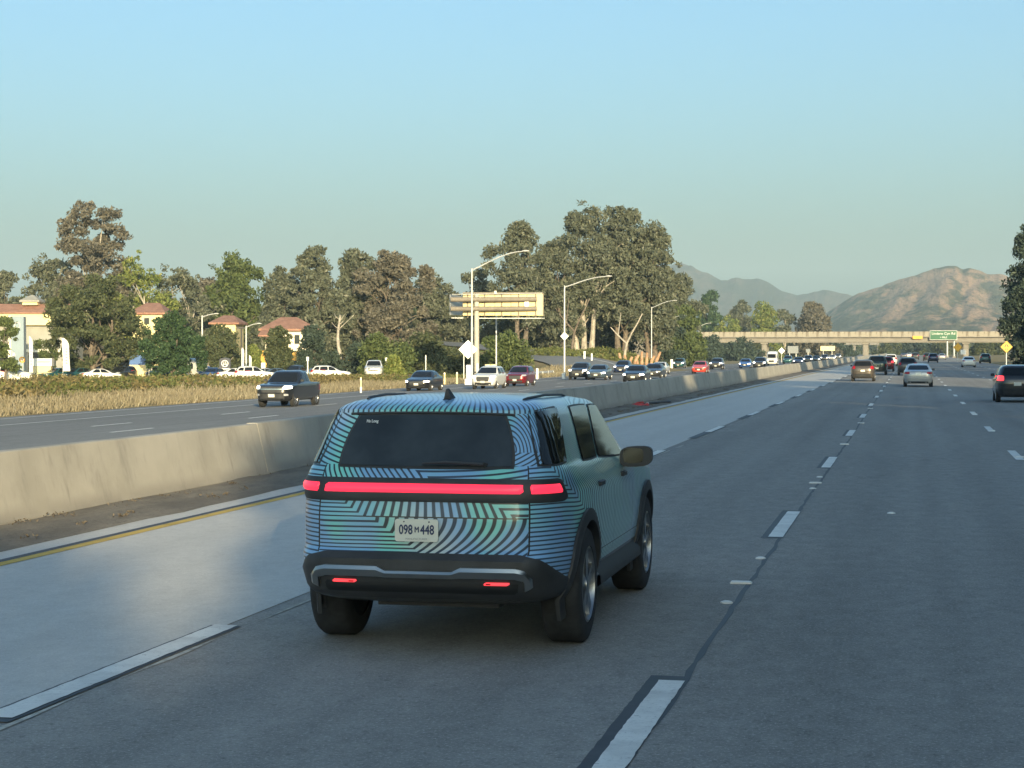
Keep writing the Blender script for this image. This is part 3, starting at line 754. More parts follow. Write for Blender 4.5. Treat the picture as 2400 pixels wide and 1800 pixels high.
        o = P(mr, 'mirror', m_clad); o.location = (sg * 0.985, 1.80, 1.27)
        if sg < 0: o.scale = (-1, 1, 1)
        gl = MB(); gl.grid([[(0.105 + 0.085 * sq(a, b_, 0.5)[0], -0.103, 0.062 * sq(a, b_, 0.5)[1] + 0.008) for a in lsp(6)] for b_ in lsp(4)]); P(gl, 'mirror_glass', pmat('mirror glass', (0.035, 0.04, 0.045), 0.12, 1.0), o)
        # arch trims and sill step
        for y in (0.0, 3.075):
            arc = []; a2 = []
            for i in range(29):
                w = R(-22 + 224 * i / 28); r0, r1 = 0.468, 0.555
                yy, zz = y + r0 * math.cos(w), 0.43 + r0 * math.sin(w); y2, z2 = y + r1 * math.cos(w), 0.43 + r1 * math.sin(w)
                e = lambda p, q, k: sg * (sh.side(p, max(0.40, q)) + k)
                arc.append([(e(yy, zz, -0.03), yy, zz), (e(yy, zz, 0.030), yy, zz), (e((yy + y2) / 2, (zz + z2) / 2, 0.032), (yy + y2) / 2, (zz + z2) / 2), (e(y2, z2, 0.020), y2, z2), (e(y2, z2, -0.01), y2, z2)])
            P(MB().grid(arc), 'wheel_arch_trim', m_clad)
        sp = MB(); rows = []
        for q in lsp(6):
            y = 1.54 + q * 1.06; rows.append([(sg * a_, y, z_) for a_, z_ in ((0.90, 0.36), (1.0, 0.345), (1.025, 0.37), (1.02, 0.43), (0.985, 0.47), (0.96, 0.55))])
        sp.grid(rows); P(sp, 'rocker_sill', m_clad)
    # full-width light bar
    t, s, L = ring_params(sh, 1.0, 600)
    def ringp(u, z, off):
        a = float(np.interp(u % L, np.append(s, L), np.append(t, t[0] + 2 * math.pi)))
        p = sh.pt(z, math.cos(a), -math.sin(a)); e = 0.01
        p1 = sh.pt(z, math.cos(a + e), -math.sin(a + e)); tx, ty = p1[0] - p[0], p1[1] - p[1]; q = math.hypot(tx, ty) or 1
        return (p[0] + ty / q * off, p[1] - tx / q * off, z)
    def band(u0, u1, z0, z1, off, n=40, m_=4, rnd=0.0, zt=None):
        P_ = []
        for j in range(m_ + 1):
            row = []
            for i in range(n + 1):
                uu = u0 + (u1 - u0) * i / n; e = min(i, n - i) / n; k = 1 if e > 0.04 or not rnd else (0.72 + 0.28 * math.sqrt(e / 0.04))
                zm_ = (z0 + z1) / 2; top = z1 if zt is None else zt(uu)
                zz = zm_ + ((z0 + (top - z0) * j / m_) - zm_) * k; row.append(ringp(uu, zz, off if 0 < j < m_ and 0 < i < n else off * 0.25))
            P_.append(row)
        return MB().grid(P_)
    tl = P(band(-1.20, 1.20, 1.088, 1.252, 0.014, 90, 5, 1), 'light_bar_housing', m_clad)
    m_bar_on = pmat('light bar lit', (0.5, 0.02, 0.05), 0.3, emit=(1.0, 0.030, 0.065), estr=0.82)
    for u0, u1 in ((-1.10, -0.775), (-0.75, 0.75), (0.775, 1.10)):
        P(band(u0, u1, 1.138, 1.228, 0.024, 30, 3), 'brake_light', m_bar_on, tl)
    # bumper, bright trim, reflectors
    zt = lambda uu: float(np.interp(abs(uu), [0, 0.70, 0.86, 1.02, 1.20, 1.42], [0.738, 0.738, 0.70, 0.62, 0.555, 0.53]))
    P(band(-1.42, 1.42, 0.385, 0.738, 0.016, 80, 8, 0, zt), 'rear_bumper', m_clad)
    m_skid = pmat('brushed trim', (0.46, 0.46, 0.43), 0.28, 1.0)
    path = [(-0.80, 0.515), (-0.79, 0.575), (-0.74, 0.632), (-0.68, 0.648), (-0.30, 0.648), (-0.24, 0.618), (0.24, 0.618), (0.30, 0.648), (0.68, 0.648), (0.74, 0.632), (0.79, 0.575), (0.80, 0.515)]
    rows = []
    for uu, zz in path:
        hgt = 0.075 if abs(uu) > 0.28 and abs(uu) < 0.76 else (0.050 if abs(uu) <= 0.28 else 0.03)
        dx = 0.045 if abs(uu) > 0.76 else 0.0; sgx = -1 if uu < 0 else 1
        rows.append([ringp(uu, zz, 0.018), ringp(uu, zz, 0.05), ringp(uu - sgx * dx * 0.4, zz - hgt * 0.35, 0.062), ringp(uu - sgx * dx, zz - hgt, 0.045), ringp(uu - sgx * dx, zz - hgt, 0.018)])
    P(MB().grid(rows), 'bumper_trim', m_skid)
    rec = P(band(-0.74, 0.74, 0.435, 0.560, 0.024, 30, 3), 'recess_band', pmat('painted recess black', (0.008, 0.009, 0.010), 0.6))  # raised near-black band, no hollow cut; its darkness is all in the colour
    for sg in (-1, 1):
        a_, b_ = sorted((sg * 0.46, sg * 0.655)); o = P(band(a_, b_, 0.518, 0.552, 0.036, 8, 2), 'reflector', m_tailon)  # reflector made to glow with the lit taillight material, though no lamp
        a_, b_ = sorted((sg * 0.47, sg * (0.535))); P(band(a_, b_, 0.523, 0.547, 0.040, 4, 2), 'lens_shade', m_tail, o)
    # manufacturer plate
    pl = empty('license_plate', (-0.03, sh.end(0, 0.89) - 0.022, 0.893)); pl.parent = root
    m_pl = pmat('plate cream', (0.72, 0.71, 0.62), 0.4); m_ink = pmat('plate ink', lin(46, 58, 92), 0.5); m_ink2 = pmat('plate faint ink', lin(150, 150, 150), 0.5)
    pp = [sq(math.cos(a), math.sin(a)) for a in []]
    poly = []
    for cx_, cz_, a0 in ((0.137, 0.060, 0), (-0.137, 0.060, 90), (-0.137, -0.060, 180), (0.137, -0.060, 270)):
        for k in range(5): w = R(a0 + 22.5 * k); poly.append((cx_ + 0.018 * math.cos(w), cz_ + 0.018 * math.sin(w)))
    MB().prism(poly, -0.004, 0.004).build('plate', m_pl, pl)
    for txt, sz, xx, zz, mm, sx in (('098', 0.092, -0.076, 0.002, m_ink, 0.72), ('M', 0.055, 0.003, 0.004, m_ink, 0.8), ('448', 0.092, 0.078, 0.002, m_ink, 0.72), ('MANUFACTURER', 0.020, 0.0, -0.060, m_ink2, 1.0)):
        letter(txt, sz, mm, pl, (xx, -0.0065, zz), sx=sx, bold=0.0022 if sz > 0.04 else 0.0)
    for sg in (-1, 1): o = MB().lathe([(0, 0.006), (-0.005, 0.005), (-0.006, 0.0005)], 8, 'y').build('screw', m_rimd, pl); o.location = (sg * 0.09, -0.004, 0.060)
    # antenna fin, roof glass
    fin = MB(); fin.add([(-0.03, -0.09, 0), (0.03, -0.09, 0), (0.028, 0.10, 0), (-0.028, 0.10, 0), (-0.008, -0.10, 0.085), (0.008, -0.10, 0.085), (0.008, -0.065, 0.09), (-0.008, -0.065, 0.09)],
                        [(0, 1, 5, 4), (1, 2, 6, 5), (2, 3, 7, 6), (3, 0, 4, 7), (4, 5, 6, 7)])
    o = P(fin, 'antenna_fin', m_clad, root, False); o.location = (0.02, -0.22, 1.775)
    o = P(fin, 'antenna_base', m_clad, o, False); o.scale = (1.5, 1.15, 0.25)
    rgz = []
    for q in lsp(10):
        y = 0.62 + q * 0.62
        rgz.append([(a * 0.46, y, 1.8175 + 0.0035 * (1 - a * a) - 0.006 * max(0, q - 0.5) ) for a in lsp(8)])
    
    for sg in (-1, 1): P(MB().tube([(sg * 0.585, -0.30, 1.785), (sg * 0.60, -0.22, 1.795), (sg * 0.62, 0.3, 1.806), (sg * 0.64, 0.9, 1.795), (sg * 0.645, 1.0, 1.78)], 0.010, 6), 'roof_rail', m_clad)
    # front end
    P(end_panel(sh, rect(-0.98 * 0.86, 0.86, 0.93, 1.02), 0.012, True), 'front_light_bar', m_headon)
    P(end_panel(sh, [(-0.86, 1.30), (0.86, 1.30), (0.70, 1.69), (-0.70, 1.69)], 0.008, True, k=0.1), 'windshield', m_glass)
    tm, rm = wheel_meshes(0.425, 0.29, pmat('hero rim', (0.30, 0.31, 0.32), 0.30, 0.9), 5, 48)
    add_wheels(root, tm, rm, 0.868, (0.0, 3.075), 0.425)
    ax = MB().tube([(-0.75, 0, 0.40), (0.75, 0, 0.40)], 0.06, 8); ax.box(-0.45, 0.45, -0.5, 3.4, 0.30, 0.42); P(ax, 'underbody', m_clad, root, False)
    return root
suv = hero()
# ------------------------------------------------------------------ other vehicles: one model of each body style, copied and painted
STY = {
 'sedan': dict(rows=[(0.20, -2.15, 2.12, 0.78), (0.30, -2.28, 2.28, 0.87), (0.52, -2.36, 2.36, 0.915), (0.72, -2.37, 2.34, 0.92), (0.80, -2.36, 2.20, 0.915), (0.88, -2.34, 1.75, 0.905), (0.94, -2.31, 1.22, 0.89), (0.99, -2.22, 1.05, 0.87), (1.03, -1.75, 0.98, 0.845),
        (1.08, -1.58, 0.90, 0.815), (1.22, -1.28, 0.62, 0.745), (1.34, -0.98, 0.34, 0.675), (1.39, -0.78, 0.18, 0.62), (1.42, -0.55, 0.02, 0.52), (1.44, -0.25, -0.12, 0.30)],
        wheels=(-1.38, 1.40), r=0.33, ws=(1.0, 1.36), sides=[[(-1.25, 1.0), (-0.30, 0.99), (-0.35, 1.36), (-0.75, 1.36)], [(-0.22, 0.985), (0.72, 0.965), (0.18, 1.33), (-0.28, 1.365)]], rw=(1.06, 1.33),
        head=(0.60, 0.86, 0.62, 0.74), tail=(0.52, 0.88, 0.80, 0.93), grille=(0.52, 0.40, 0.66), fp=0.46, rp=0.80, mir=(0.62, 1.0)),
 'suv': dict(rows=[(0.24, -2.02, 2.02, 0.80), (0.34, -2.17, 2.18, 0.88), (0.58, -2.27, 2.28, 0.925), (0.85, -2.28, 2.26, 0.93), (0.98, -2.26, 2.10, 0.925), (1.05, -2.24, 1.55, 0.91), (1.10, -2.21, 1.12, 0.89), (1.16, -2.17, 1.0, 0.865),
        (1.32, -2.04, 0.70, 0.81), (1.50, -1.86, 0.34, 0.73), (1.58, -1.78, 0.15, 0.68), (1.63, -1.68, 0.0, 0.61), (1.66, -1.45, -0.2, 0.50), (1.68, -1.1, -0.4, 0.30)],
        wheels=(-1.34, 1.36), r=0.365, ws=(1.14, 1.57), sides=[[(-1.92, 1.22), (-1.28, 1.16), (-1.22, 1.54), (-1.62, 1.53)], [(-1.20, 1.155), (-0.28, 1.14), (-0.32, 1.57), (-1.14, 1.55)], [(-0.20, 1.14), (0.74, 1.11), (0.20, 1.54), (-0.24, 1.57)]], rw=(1.20, 1.54),
        head=(0.56, 0.88, 0.84, 0.97), tail=(0.58, 0.90, 0.96, 1.20), grille=(0.50, 0.55, 0.90), fp=0.50, rp=0.80, mir=(0.66, 1.14)),
 'pickup': dict(rows=[(0.32, -2.50, 2.52, 0.82), (0.42, -2.65, 2.64, 0.90), (0.70, -2.70, 2.70, 0.935), (1.0, -2.70, 2.68, 0.94), (1.08, -2.69, 2.55, 0.935), (1.13, -2.67, 2.05, 0.925), (1.17, -2.64, 1.32, 0.91), (1.20, -1.05, 1.20, 0.89), (1.24, -1.0, 1.12, 0.87),
        (1.45, -0.90, 0.80, 0.80), (1.62, -0.80, 0.52, 0.74), (1.71, -0.72, 0.34, 0.69), (1.75, -0.62, 0.20, 0.62), (1.78, -0.45, 0.05, 0.50), (1.79, -0.3, -0.1, 0.30)],
        wheels=(-1.62, 1.64), r=0.39, ws=(1.22, 1.70), sides=[[(-0.86, 1.235), (-0.12, 1.225), (-0.14, 1.68), (-0.72, 1.68)], [(-0.05, 1.225), (0.92, 1.20), (0.46, 1.65), (-0.06, 1.68)]], rw=(1.28, 1.68),
        head=(0.60, 0.90, 0.90, 1.05), tail=(0.78, 0.93, 0.78, 1.06), grille=(0.56, 0.72, 1.02), fp=0.55, rp=0.62, mir=(0.86, 1.24)),
 'hatch': dict(rows=[(0.20, -1.88, 1.95, 0.76), (0.30, -2.0, 2.08, 0.85), (0.54, -2.08, 2.17, 0.89), (0.78, -2.09, 2.12, 0.895), (0.90, -2.07, 1.70, 0.885), (0.97, -2.04, 1.2, 0.87), (1.02, -2.0, 1.05, 0.85), (1.20, -1.78, 0.72, 0.78), (1.36, -1.50, 0.36, 0.70),
        (1.43, -1.32, 0.18, 0.64), (1.48, -1.05, -0.02, 0.54), (1.50, -0.7, -0.2, 0.30)],
        wheels=(-1.25, 1.28), r=0.33, ws=(1.05, 1.41), sides=[[(-1.55, 1.08), (-0.30, 1.02), (-0.34, 1.41), (-1.15, 1.40)], [(-0.22, 1.02), (0.74, 1.0), (0.20, 1.38), (-0.26, 1.41)]], rw=(1.10, 1.40),
        head=(0.58, 0.84, 0.66, 0.80), tail=(0.60, 0.86, 0.84, 1.0), grille=(0.46, 0.44, 0.68), fp=0.46, rp=0.72, mir=(0.64, 1.04)),
 'van': dict(rows=[(0.30, -2.55, 2.45, 0.85), (0.42, -2.68, 2.62, 0.95), (0.8, -2.72, 2.70, 0.99), (1.1, -2.72, 2.55, 0.99), (1.25, -2.72, 2.10, 0.985), (1.5, -2.71, 1.85, 0.97), (2.0, -2.69, 1.45, 0.93), (2.35, -2.66, 1.1, 0.88), (2.5, -2.5, 0.8, 0.75), (2.56, -2.2, 0.4, 0.5)],
        wheels=(-1.6, 1.7), r=0.38, ws=(1.35, 2.05), sides=[[(0.55, 1.35), (1.55, 1.33), (1.15, 1.95), (0.50, 1.95)]], rw=(1.4, 2.0), head=(0.65, 0.92, 0.85, 1.05), tail=(0.82, 0.95, 0.8, 1.3), grille=(0.5, 0.6, 0.95), fp=0.5, rp=0.8, mir=(1.3, 1.4)),
}
TPL = {}
def template(style):
    d = STY[style]; sh = Shell(d['rows'], 6.0)
    root = bpy.data.objects.new('car', None); COL.objects.link(root)
    z0 = d['grille'][1]
    link('body', shell_mesh(sh, 'body', paint('grey', (0.1, 0.1, 0.1)), 0.7, 72, 0.06), root)
    w_ = lambda z: sh.at(z)[2]
    za, zb_ = d['ws']; end_panel(sh, [(-w_(za) * 0.86, za), (w_(za) * 0.86, za), (w_(zb_) * 0.84, zb_), (-w_(zb_) * 0.84, zb_)], 0.008, True, 10, 0.12).build('windshield', m_glass, root, True)
    za, zb_ = d['rw']; end_panel(sh, [(-w_(za) * 0.80, za), (w_(za) * 0.80, za), (w_(zb_) * 0.78, zb_), (-w_(zb_) * 0.78, zb_)], 0.008, False, 10, 0.15).build('rear_window', m_glass, root, True)
    for sg in (-1, 1):
        for c in d['sides']: side_panel(sh, sg, c, 0.007, 5, 0.2).build('side_window', m_glass, root, True)
        x0, x1, za, zb_ = d['head']; a, b_ = sorted((sg * x0, sg * x1)); end_panel(sh, rect(a, b_, za, zb_), 0.012, True, 6, 0.5).build('headlight', m_head, root, True)
        x0, x1, za, zb_ = d['tail']; a, b_ = sorted((sg * x0, sg * x1)); end_panel(sh, rect(a, b_, za, zb_), 0.012, False, 6, 0.4).build('taillight', m_tail, root, True)
        y, z = d['mir']; xx = sh.side(y, z)
        o = MB().cbox(0, 0.17, -0.06, 0.06, 0, 0.13, 0.035).build('mirror', m_clad, root, True); o.location = (sg * (xx + 0.03) - (0.17 if sg < 0 else 0), y - 0.03, z)
        for wy in d['wheels']:
            MB().lathe([(-0.02, d['r'] * 1.16), (0.004, d['r'] * 1.16), (0.005, 0.001)], 24).build('arch_dark_disc', m_clad, root).location = (sg * (sh.side(wy, d['r'] * 1.1) + 0.0) - (0.0), wy, d['r'])  # black disc laid on the body stands for the dark hollow around the wheel
    gw, za, zb_ = d['grille']; end_panel(sh, [(-gw * 0.9, za), (gw * 0.9, za), (gw, zb_), (-gw, zb_)], 0.010, True, 8, 0.15).build('grille', m_clad, root, True)
    end_panel(sh, rect(-0.8, 0.8, sh.z0 + 0.04, z0 - 0.06), 0.008, True, 8).build('front_valance', m_clad, root, True)
    end_panel(sh, rect(-0.8, 0.8, sh.z0 + 0.04, z0 + (0.04 if style != 'sedan' else -0.06)), 0.008, False, 8).build('rear_bumper', m_clad, root, True)
    end_panel(sh, rect(-0.16, 0.16, d['fp'] - 0.055, d['fp'] + 0.095), 0.020, True, 3).build('license_plate', m_plate, root)
    end_panel(sh, rect(-0.16, 0.16, d['rp'] - 0.055, d['rp'] + 0.095), 0.020, False, 3).build('license_plate', m_plate, root)
    if style == 'pickup':
        end_panel(sh, rect(-0.62, 0.62, 0.86, 0.915), 0.018, True, 8).build('grille_bar', m_chrome, root, True)
        for sg in (-1, 1): end_panel(sh, rect(*sorted((sg * 0.62, sg * 0.80)), 0.56, 0.66), 0.014, True, 4, 0.5).build('fog_light', m_head, root, True)
    tm, rm = wheel_meshes(d['r'], 0.22, m_rim, 5, 22)
    add_wheels(root, tm, rm, sh.at(d['r'])[2] - 0.085, d['wheels'], d['r'])
    return root, sh
def car(style, color, loc, rz, label, group=None, on=False, cat=None, name=None, scale=1.0, lod=0, extra=None):
    if style not in TPL: TPL[style] = template(style)
    src = TPL[style][0]
    root = src.copy(); COL.objects.link(root); root.name = name or ('pickup_truck' if style == 'pickup' else style if style in ('suv', 'van', 'sedan') else 'hatchback')
    for ch in src.children:
        nm = ch.name.split('.')[0]
        if lod and nm in ('mirror', 'arch_dark_disc', 'front_valance'): continue
        if lod == 2 and nm in ('side_window', 'license_plate', 'grille'): continue
        c = ch.copy(); COL.objects.link(c); c.parent = root
        if nm == 'body': c.material_slots[0].link = 'OBJECT'; c.material_slots[0].material = PAINT[color]
        if nm == 'headlight' and on in (1, 3): c.material_slots[0].link = 'OBJECT'; c.material_slots[0].material = m_headon
        if nm == 'taillight' and on in (2, 3): c.material_slots[0].link = 'OBJECT'; c.material_slots[0].material = m_tailon
        for g in ch.children:
            if lod and g.name.startswith('rim') and lod > 1: continue
            q = g.copy(); COL.objects.link(q); q.parent = c
    root.location = loc; root.rotation_euler = (0, 0, rz); root.scale = (scale,) * 3
    tag(root, label, cat or {'suv': 'suv', 'sedan': 'sedan', 'pickup': 'pickup', 'hatch': 'hatchback', 'van': 'van'}[style], group)
    return root
def oncoming(px, py, style, color, label, on=1, lod=0, scale=1.0, yaw=0.0):
    """px, py: where the middle of the front bumper meets the road"""
    p = gpo(px, py); L = STY[style]['rows'][3][2] * scale
    a = math.pi + yaw
    c = car(style, color, p + Vector((-math.sin(a) * -L, -math.cos(a) * L, 0)), a, label, 'oncoming traffic beyond the barrier', on, lod=lod, scale=scale); return c
def ahead(px, py, style, color, label, on=0, lod=0, scale=1.0, z=0.0):
    p = gp(px, py, z); L = -STY[style]['rows'][3][1] * scale
    return car(style, color, p + Vector((0, L, 0)), 0, label, 'traffic ahead on the freeway lanes', on, lod=lod, scale=scale)
oncoming(636, 955, 'pickup', 'black', 'black crew cab pickup truck in the lane beside dry grass')
oncoming(975, 917, 'sedan', 'black', 'black sedan with bright plate just above the antenna fin')
oncoming(1131, 912, 'suv', 'white', 'white SUV with wide dark grille, lit headlights', 1, scale=0.98)
oncoming(1206, 906, 'suv', 'crimson', 'dark red crossover trailing close behind the white SUV', 0, scale=0.95)
oncoming(1352, 890, 'suv', 'charcoal', 'dark SUV with glaring headlights beside the second lamp post')
oncoming(1396, 891, 'sedan', 'slate', 'slate grey sedan next to the SUV with glaring headlights')
oncoming(1483, 898, 'sedan', 'black', 'black sedan nearest the barrier below the forked pale trunk')
oncoming(1454, 877, 'suv', 'navy', 'navy SUV half hidden behind the black sedan', 1, 1)
oncoming(1526, 888, 'sedan', 'charcoal', 'charcoal sedan following the black sedan near the barrier', 0, 1)
oncoming(1541, 878, 'sedan', 'white', 'white sedan under the third and fourth lamp posts', 1, 1)
oncoming(1589, 863, 'suv', 'teal', 'dark teal SUV left of the orange-red coupe', 1, 1)
oncoming(1637, 876, 'hatch', 'red', 'orange-red coupe alone in its lane', 0, 1, 0.97)
oncoming(1677, 866, 'suv', 'charcoal', 'dark SUV right behind the orange-red coupe', 1, 1)
oncoming(1745, 863, 'sedan', 'blue', 'bright blue sedan with its headlights on', 1, 1)
oncoming(1779, 865, 'suv', 'charcoal', 'dark SUV beside the bright blue sedan', 1, 1)
oncoming(1808, 857, 'van', 'white', 'tall white van under the left bridge pier', 1, 1)
oncoming(1845, 853, 'suv', 'teal', 'dark SUV without lights behind the white van', 0, 2)
oncoming(1870, 855, 'sedan', 'navy', 'navy sedan with blue-white headlights over the barrier', 1, 2)
oncoming(1893, 852, 'suv', 'charcoal', 'charcoal SUV next in line after the navy sedan', 1, 2)
oncoming(1912, 849, 'sedan', 'black', 'small black sedan with lit headlights far down the barrier', 1, 2)
oncoming(1932, 847, 'suv', 'black', 'small black SUV with lit headlights far down the barrier', 1, 2)
oncoming(1950, 844, 'sedan', 'silver', 'tiny silver sedan far off in the oncoming queue', 1, 2)
oncoming(1964, 842, 'suv', 'grey', 'tiny grey SUV at the end of the oncoming queue', 1, 2)

ahead(2385, 944, 'suv', 'black', 'black SUV cut by the photo edge with red taillights', 2, scale=0.93)
ahead(2152, 907, 'sedan', 'silver', 'silver sedan ahead in the middle lane', 0, scale=0.95)
ahead(2022, 894, 'suv', 'brown', 'brown SUV following the lane line near the barrier', 0, scale=0.90)
ahead(2127, 880, 'suv', 'charcoal', 'charcoal SUV half hidden behind the silver sedan', 0, 1, 0.93)
ahead(2055, 879, 'pickup', 'green', 'dark green pickup just ahead of the brown SUV', 0, 1, 0.95)
ahead(2076, 871, 'suv', 'crimson', 'red SUV ahead of the dark green pickup', 2, 1, 0.93)
ahead(2088, 858, 'suv', 'white', 'white SUV ahead of the red SUV', 0, 1)
ahead(2271, 861, 'sedan', 'white', 'white sedan alone in the far outer lane', 0, 1, 0.97)
ahead(2187, 850, 'suv', 'navy', 'dark SUV under the bridge beside another dark SUV', 0, 2)
ahead(2174, 846, 'suv', 'black', 'black SUV slightly beyond the dark SUV under the bridge', 0, 2)
ahead(2208, 843, 'sedan', 'silver', 'pale sedan under the bridge by the sign posts', 0, 2)
ahead(2145, 843, 'suv', 'charcoal', 'dark SUV far ahead under the middle of the bridge', 0, 2)
ahead(2131, 838, 'sedan', 'white', 'tiny white car far ahead under the bridge', 0, 2)
ahead(2118, 839, 'sedan', 'grey', 'tiny grey car far ahead under the bridge', 0, 2)
ahead(2310, 852, 'suv', 'teal', 'dark SUV on the shaded exit at the bridge end', 0, 2)
# ------------------------------------------------------------------ trees
def leafmat(name, c0, c1, c2, trans=0.25):
    m, b = newmat(name); g = X.nt.nodes.new('ShaderNodeNewGeometry'); rnd = X(g.outputs['Random Per Island'])
    c = cmix(c0, c1, xstep(0.0, 0.75, rnd)); c = cmix(c, c2, xstep(0.86, 1.0, rnd))
    setin(b, 'Base Color', c); b.inputs['Roughness'].default_value = 0.65; b.inputs['Specular IOR Level'].default_value = 0.25
    tr = X.nt.nodes.new('ShaderNodeBsdfTranslucent'); X.nt.links.new(c.v, tr.inputs[0])
    mx = X.nt.nodes.new('ShaderNodeMixShader'); mx.inputs[0].default_value = trans
    out = X.nt.nodes['Material Output']; X.nt.links.new(b.outputs[0], mx.inputs[1]); X.nt.links.new(tr.outputs[0], mx.inputs[2]); X.nt.links.new(mx.outputs[0], out.inputs[0]); return m
L_EUC = leafmat('eucalyptus leaves', (0.081, 0.094, 0.064), (0.144, 0.159, 0.110), (0.230, 0.230, 0.172))
L_RED = leafmat('dusty reddish leaves', (0.101, 0.097, 0.074), (0.167, 0.155, 0.121), (0.241, 0.218, 0.172))
L_GRN = leafmat('green leaves', (0.056, 0.083, 0.030), (0.114, 0.147, 0.053), (0.184, 0.217, 0.083))
L_DRK = leafmat('dark green leaves', (0.026, 0.060, 0.026), (0.056, 0.100, 0.044), (0.100, 0.151, 0.067))
L_OAK = leafmat('oak leaves', (0.049, 0.067, 0.033), (0.097, 0.114, 0.056), (0.159, 0.167, 0.083))
L_LIM = leafmat('lime green leaves', (0.100, 0.141, 0.037), (0.200, 0.233, 0.067), (0.316, 0.316, 0.100))
L_SHD = leafmat('shade dark blue green leaves', (0.026, 0.043, 0.032), (0.052, 0.075, 0.055), (0.087, 0.116, 0.087), 0.15)  # darkest leaf tone, with the shade on the trees put into the colour
m_bark = pmat('grey brown bark', (0.14, 0.115, 0.09), 0.9, var=0.35, scale=2.5)
m_pale = pmat('pale eucalyptus bark', (0.34, 0.31, 0.26), 0.8, var=0.28, scale=1.6)
m_tan = pmat('peeling tan bark', (0.38, 0.23, 0.14), 0.85, var=0.35, scale=1.5)
def leaves(rg, centers, radii, per, size, droop=0.0, flat=0.75, clumpy=0.35):
    """leaf quads gathered in rounded clumps, denser towards each clump's skin"""
    C = np.repeat(np.array(centers), per, 0); Rr = np.repeat(np.array(radii), per)[:, None]; n = len(C)
    d = rg.normal(size=(n, 3)); d /= np.linalg.norm(d, axis=1)[:, None]
    rad = rg.random((n, 1)) ** clumpy; lump = 1 + 0.25 * np.sin(d[:, :1] * 5 + C[:, :1]) * np.cos(d[:, 1:2] * 4 + C[:, 1:2])
    p = C + d * Rr * rad * lump * np.array([1, 1, flat])
    a = rg.normal(size=(n, 3)); a[:, 2] -= droop; a /= np.linalg.norm(a, axis=1)[:, None]
    q = rg.normal(size=(n, 3)); b = np.cross(a, q); b /= np.linalg.norm(b, axis=1)[:, None]
    s = size * (0.6 + 0.8 * rg.random((n, 1))); a = a * s; b = b * s * 0.42
    V = np.stack([p - a, p + b * 1.0 - a * 0.1, p + a, p - b - a * 0.1], 1).reshape(-1, 3)
    return V, np.arange(len(V)).reshape(-1, 4)
TREEM = {}
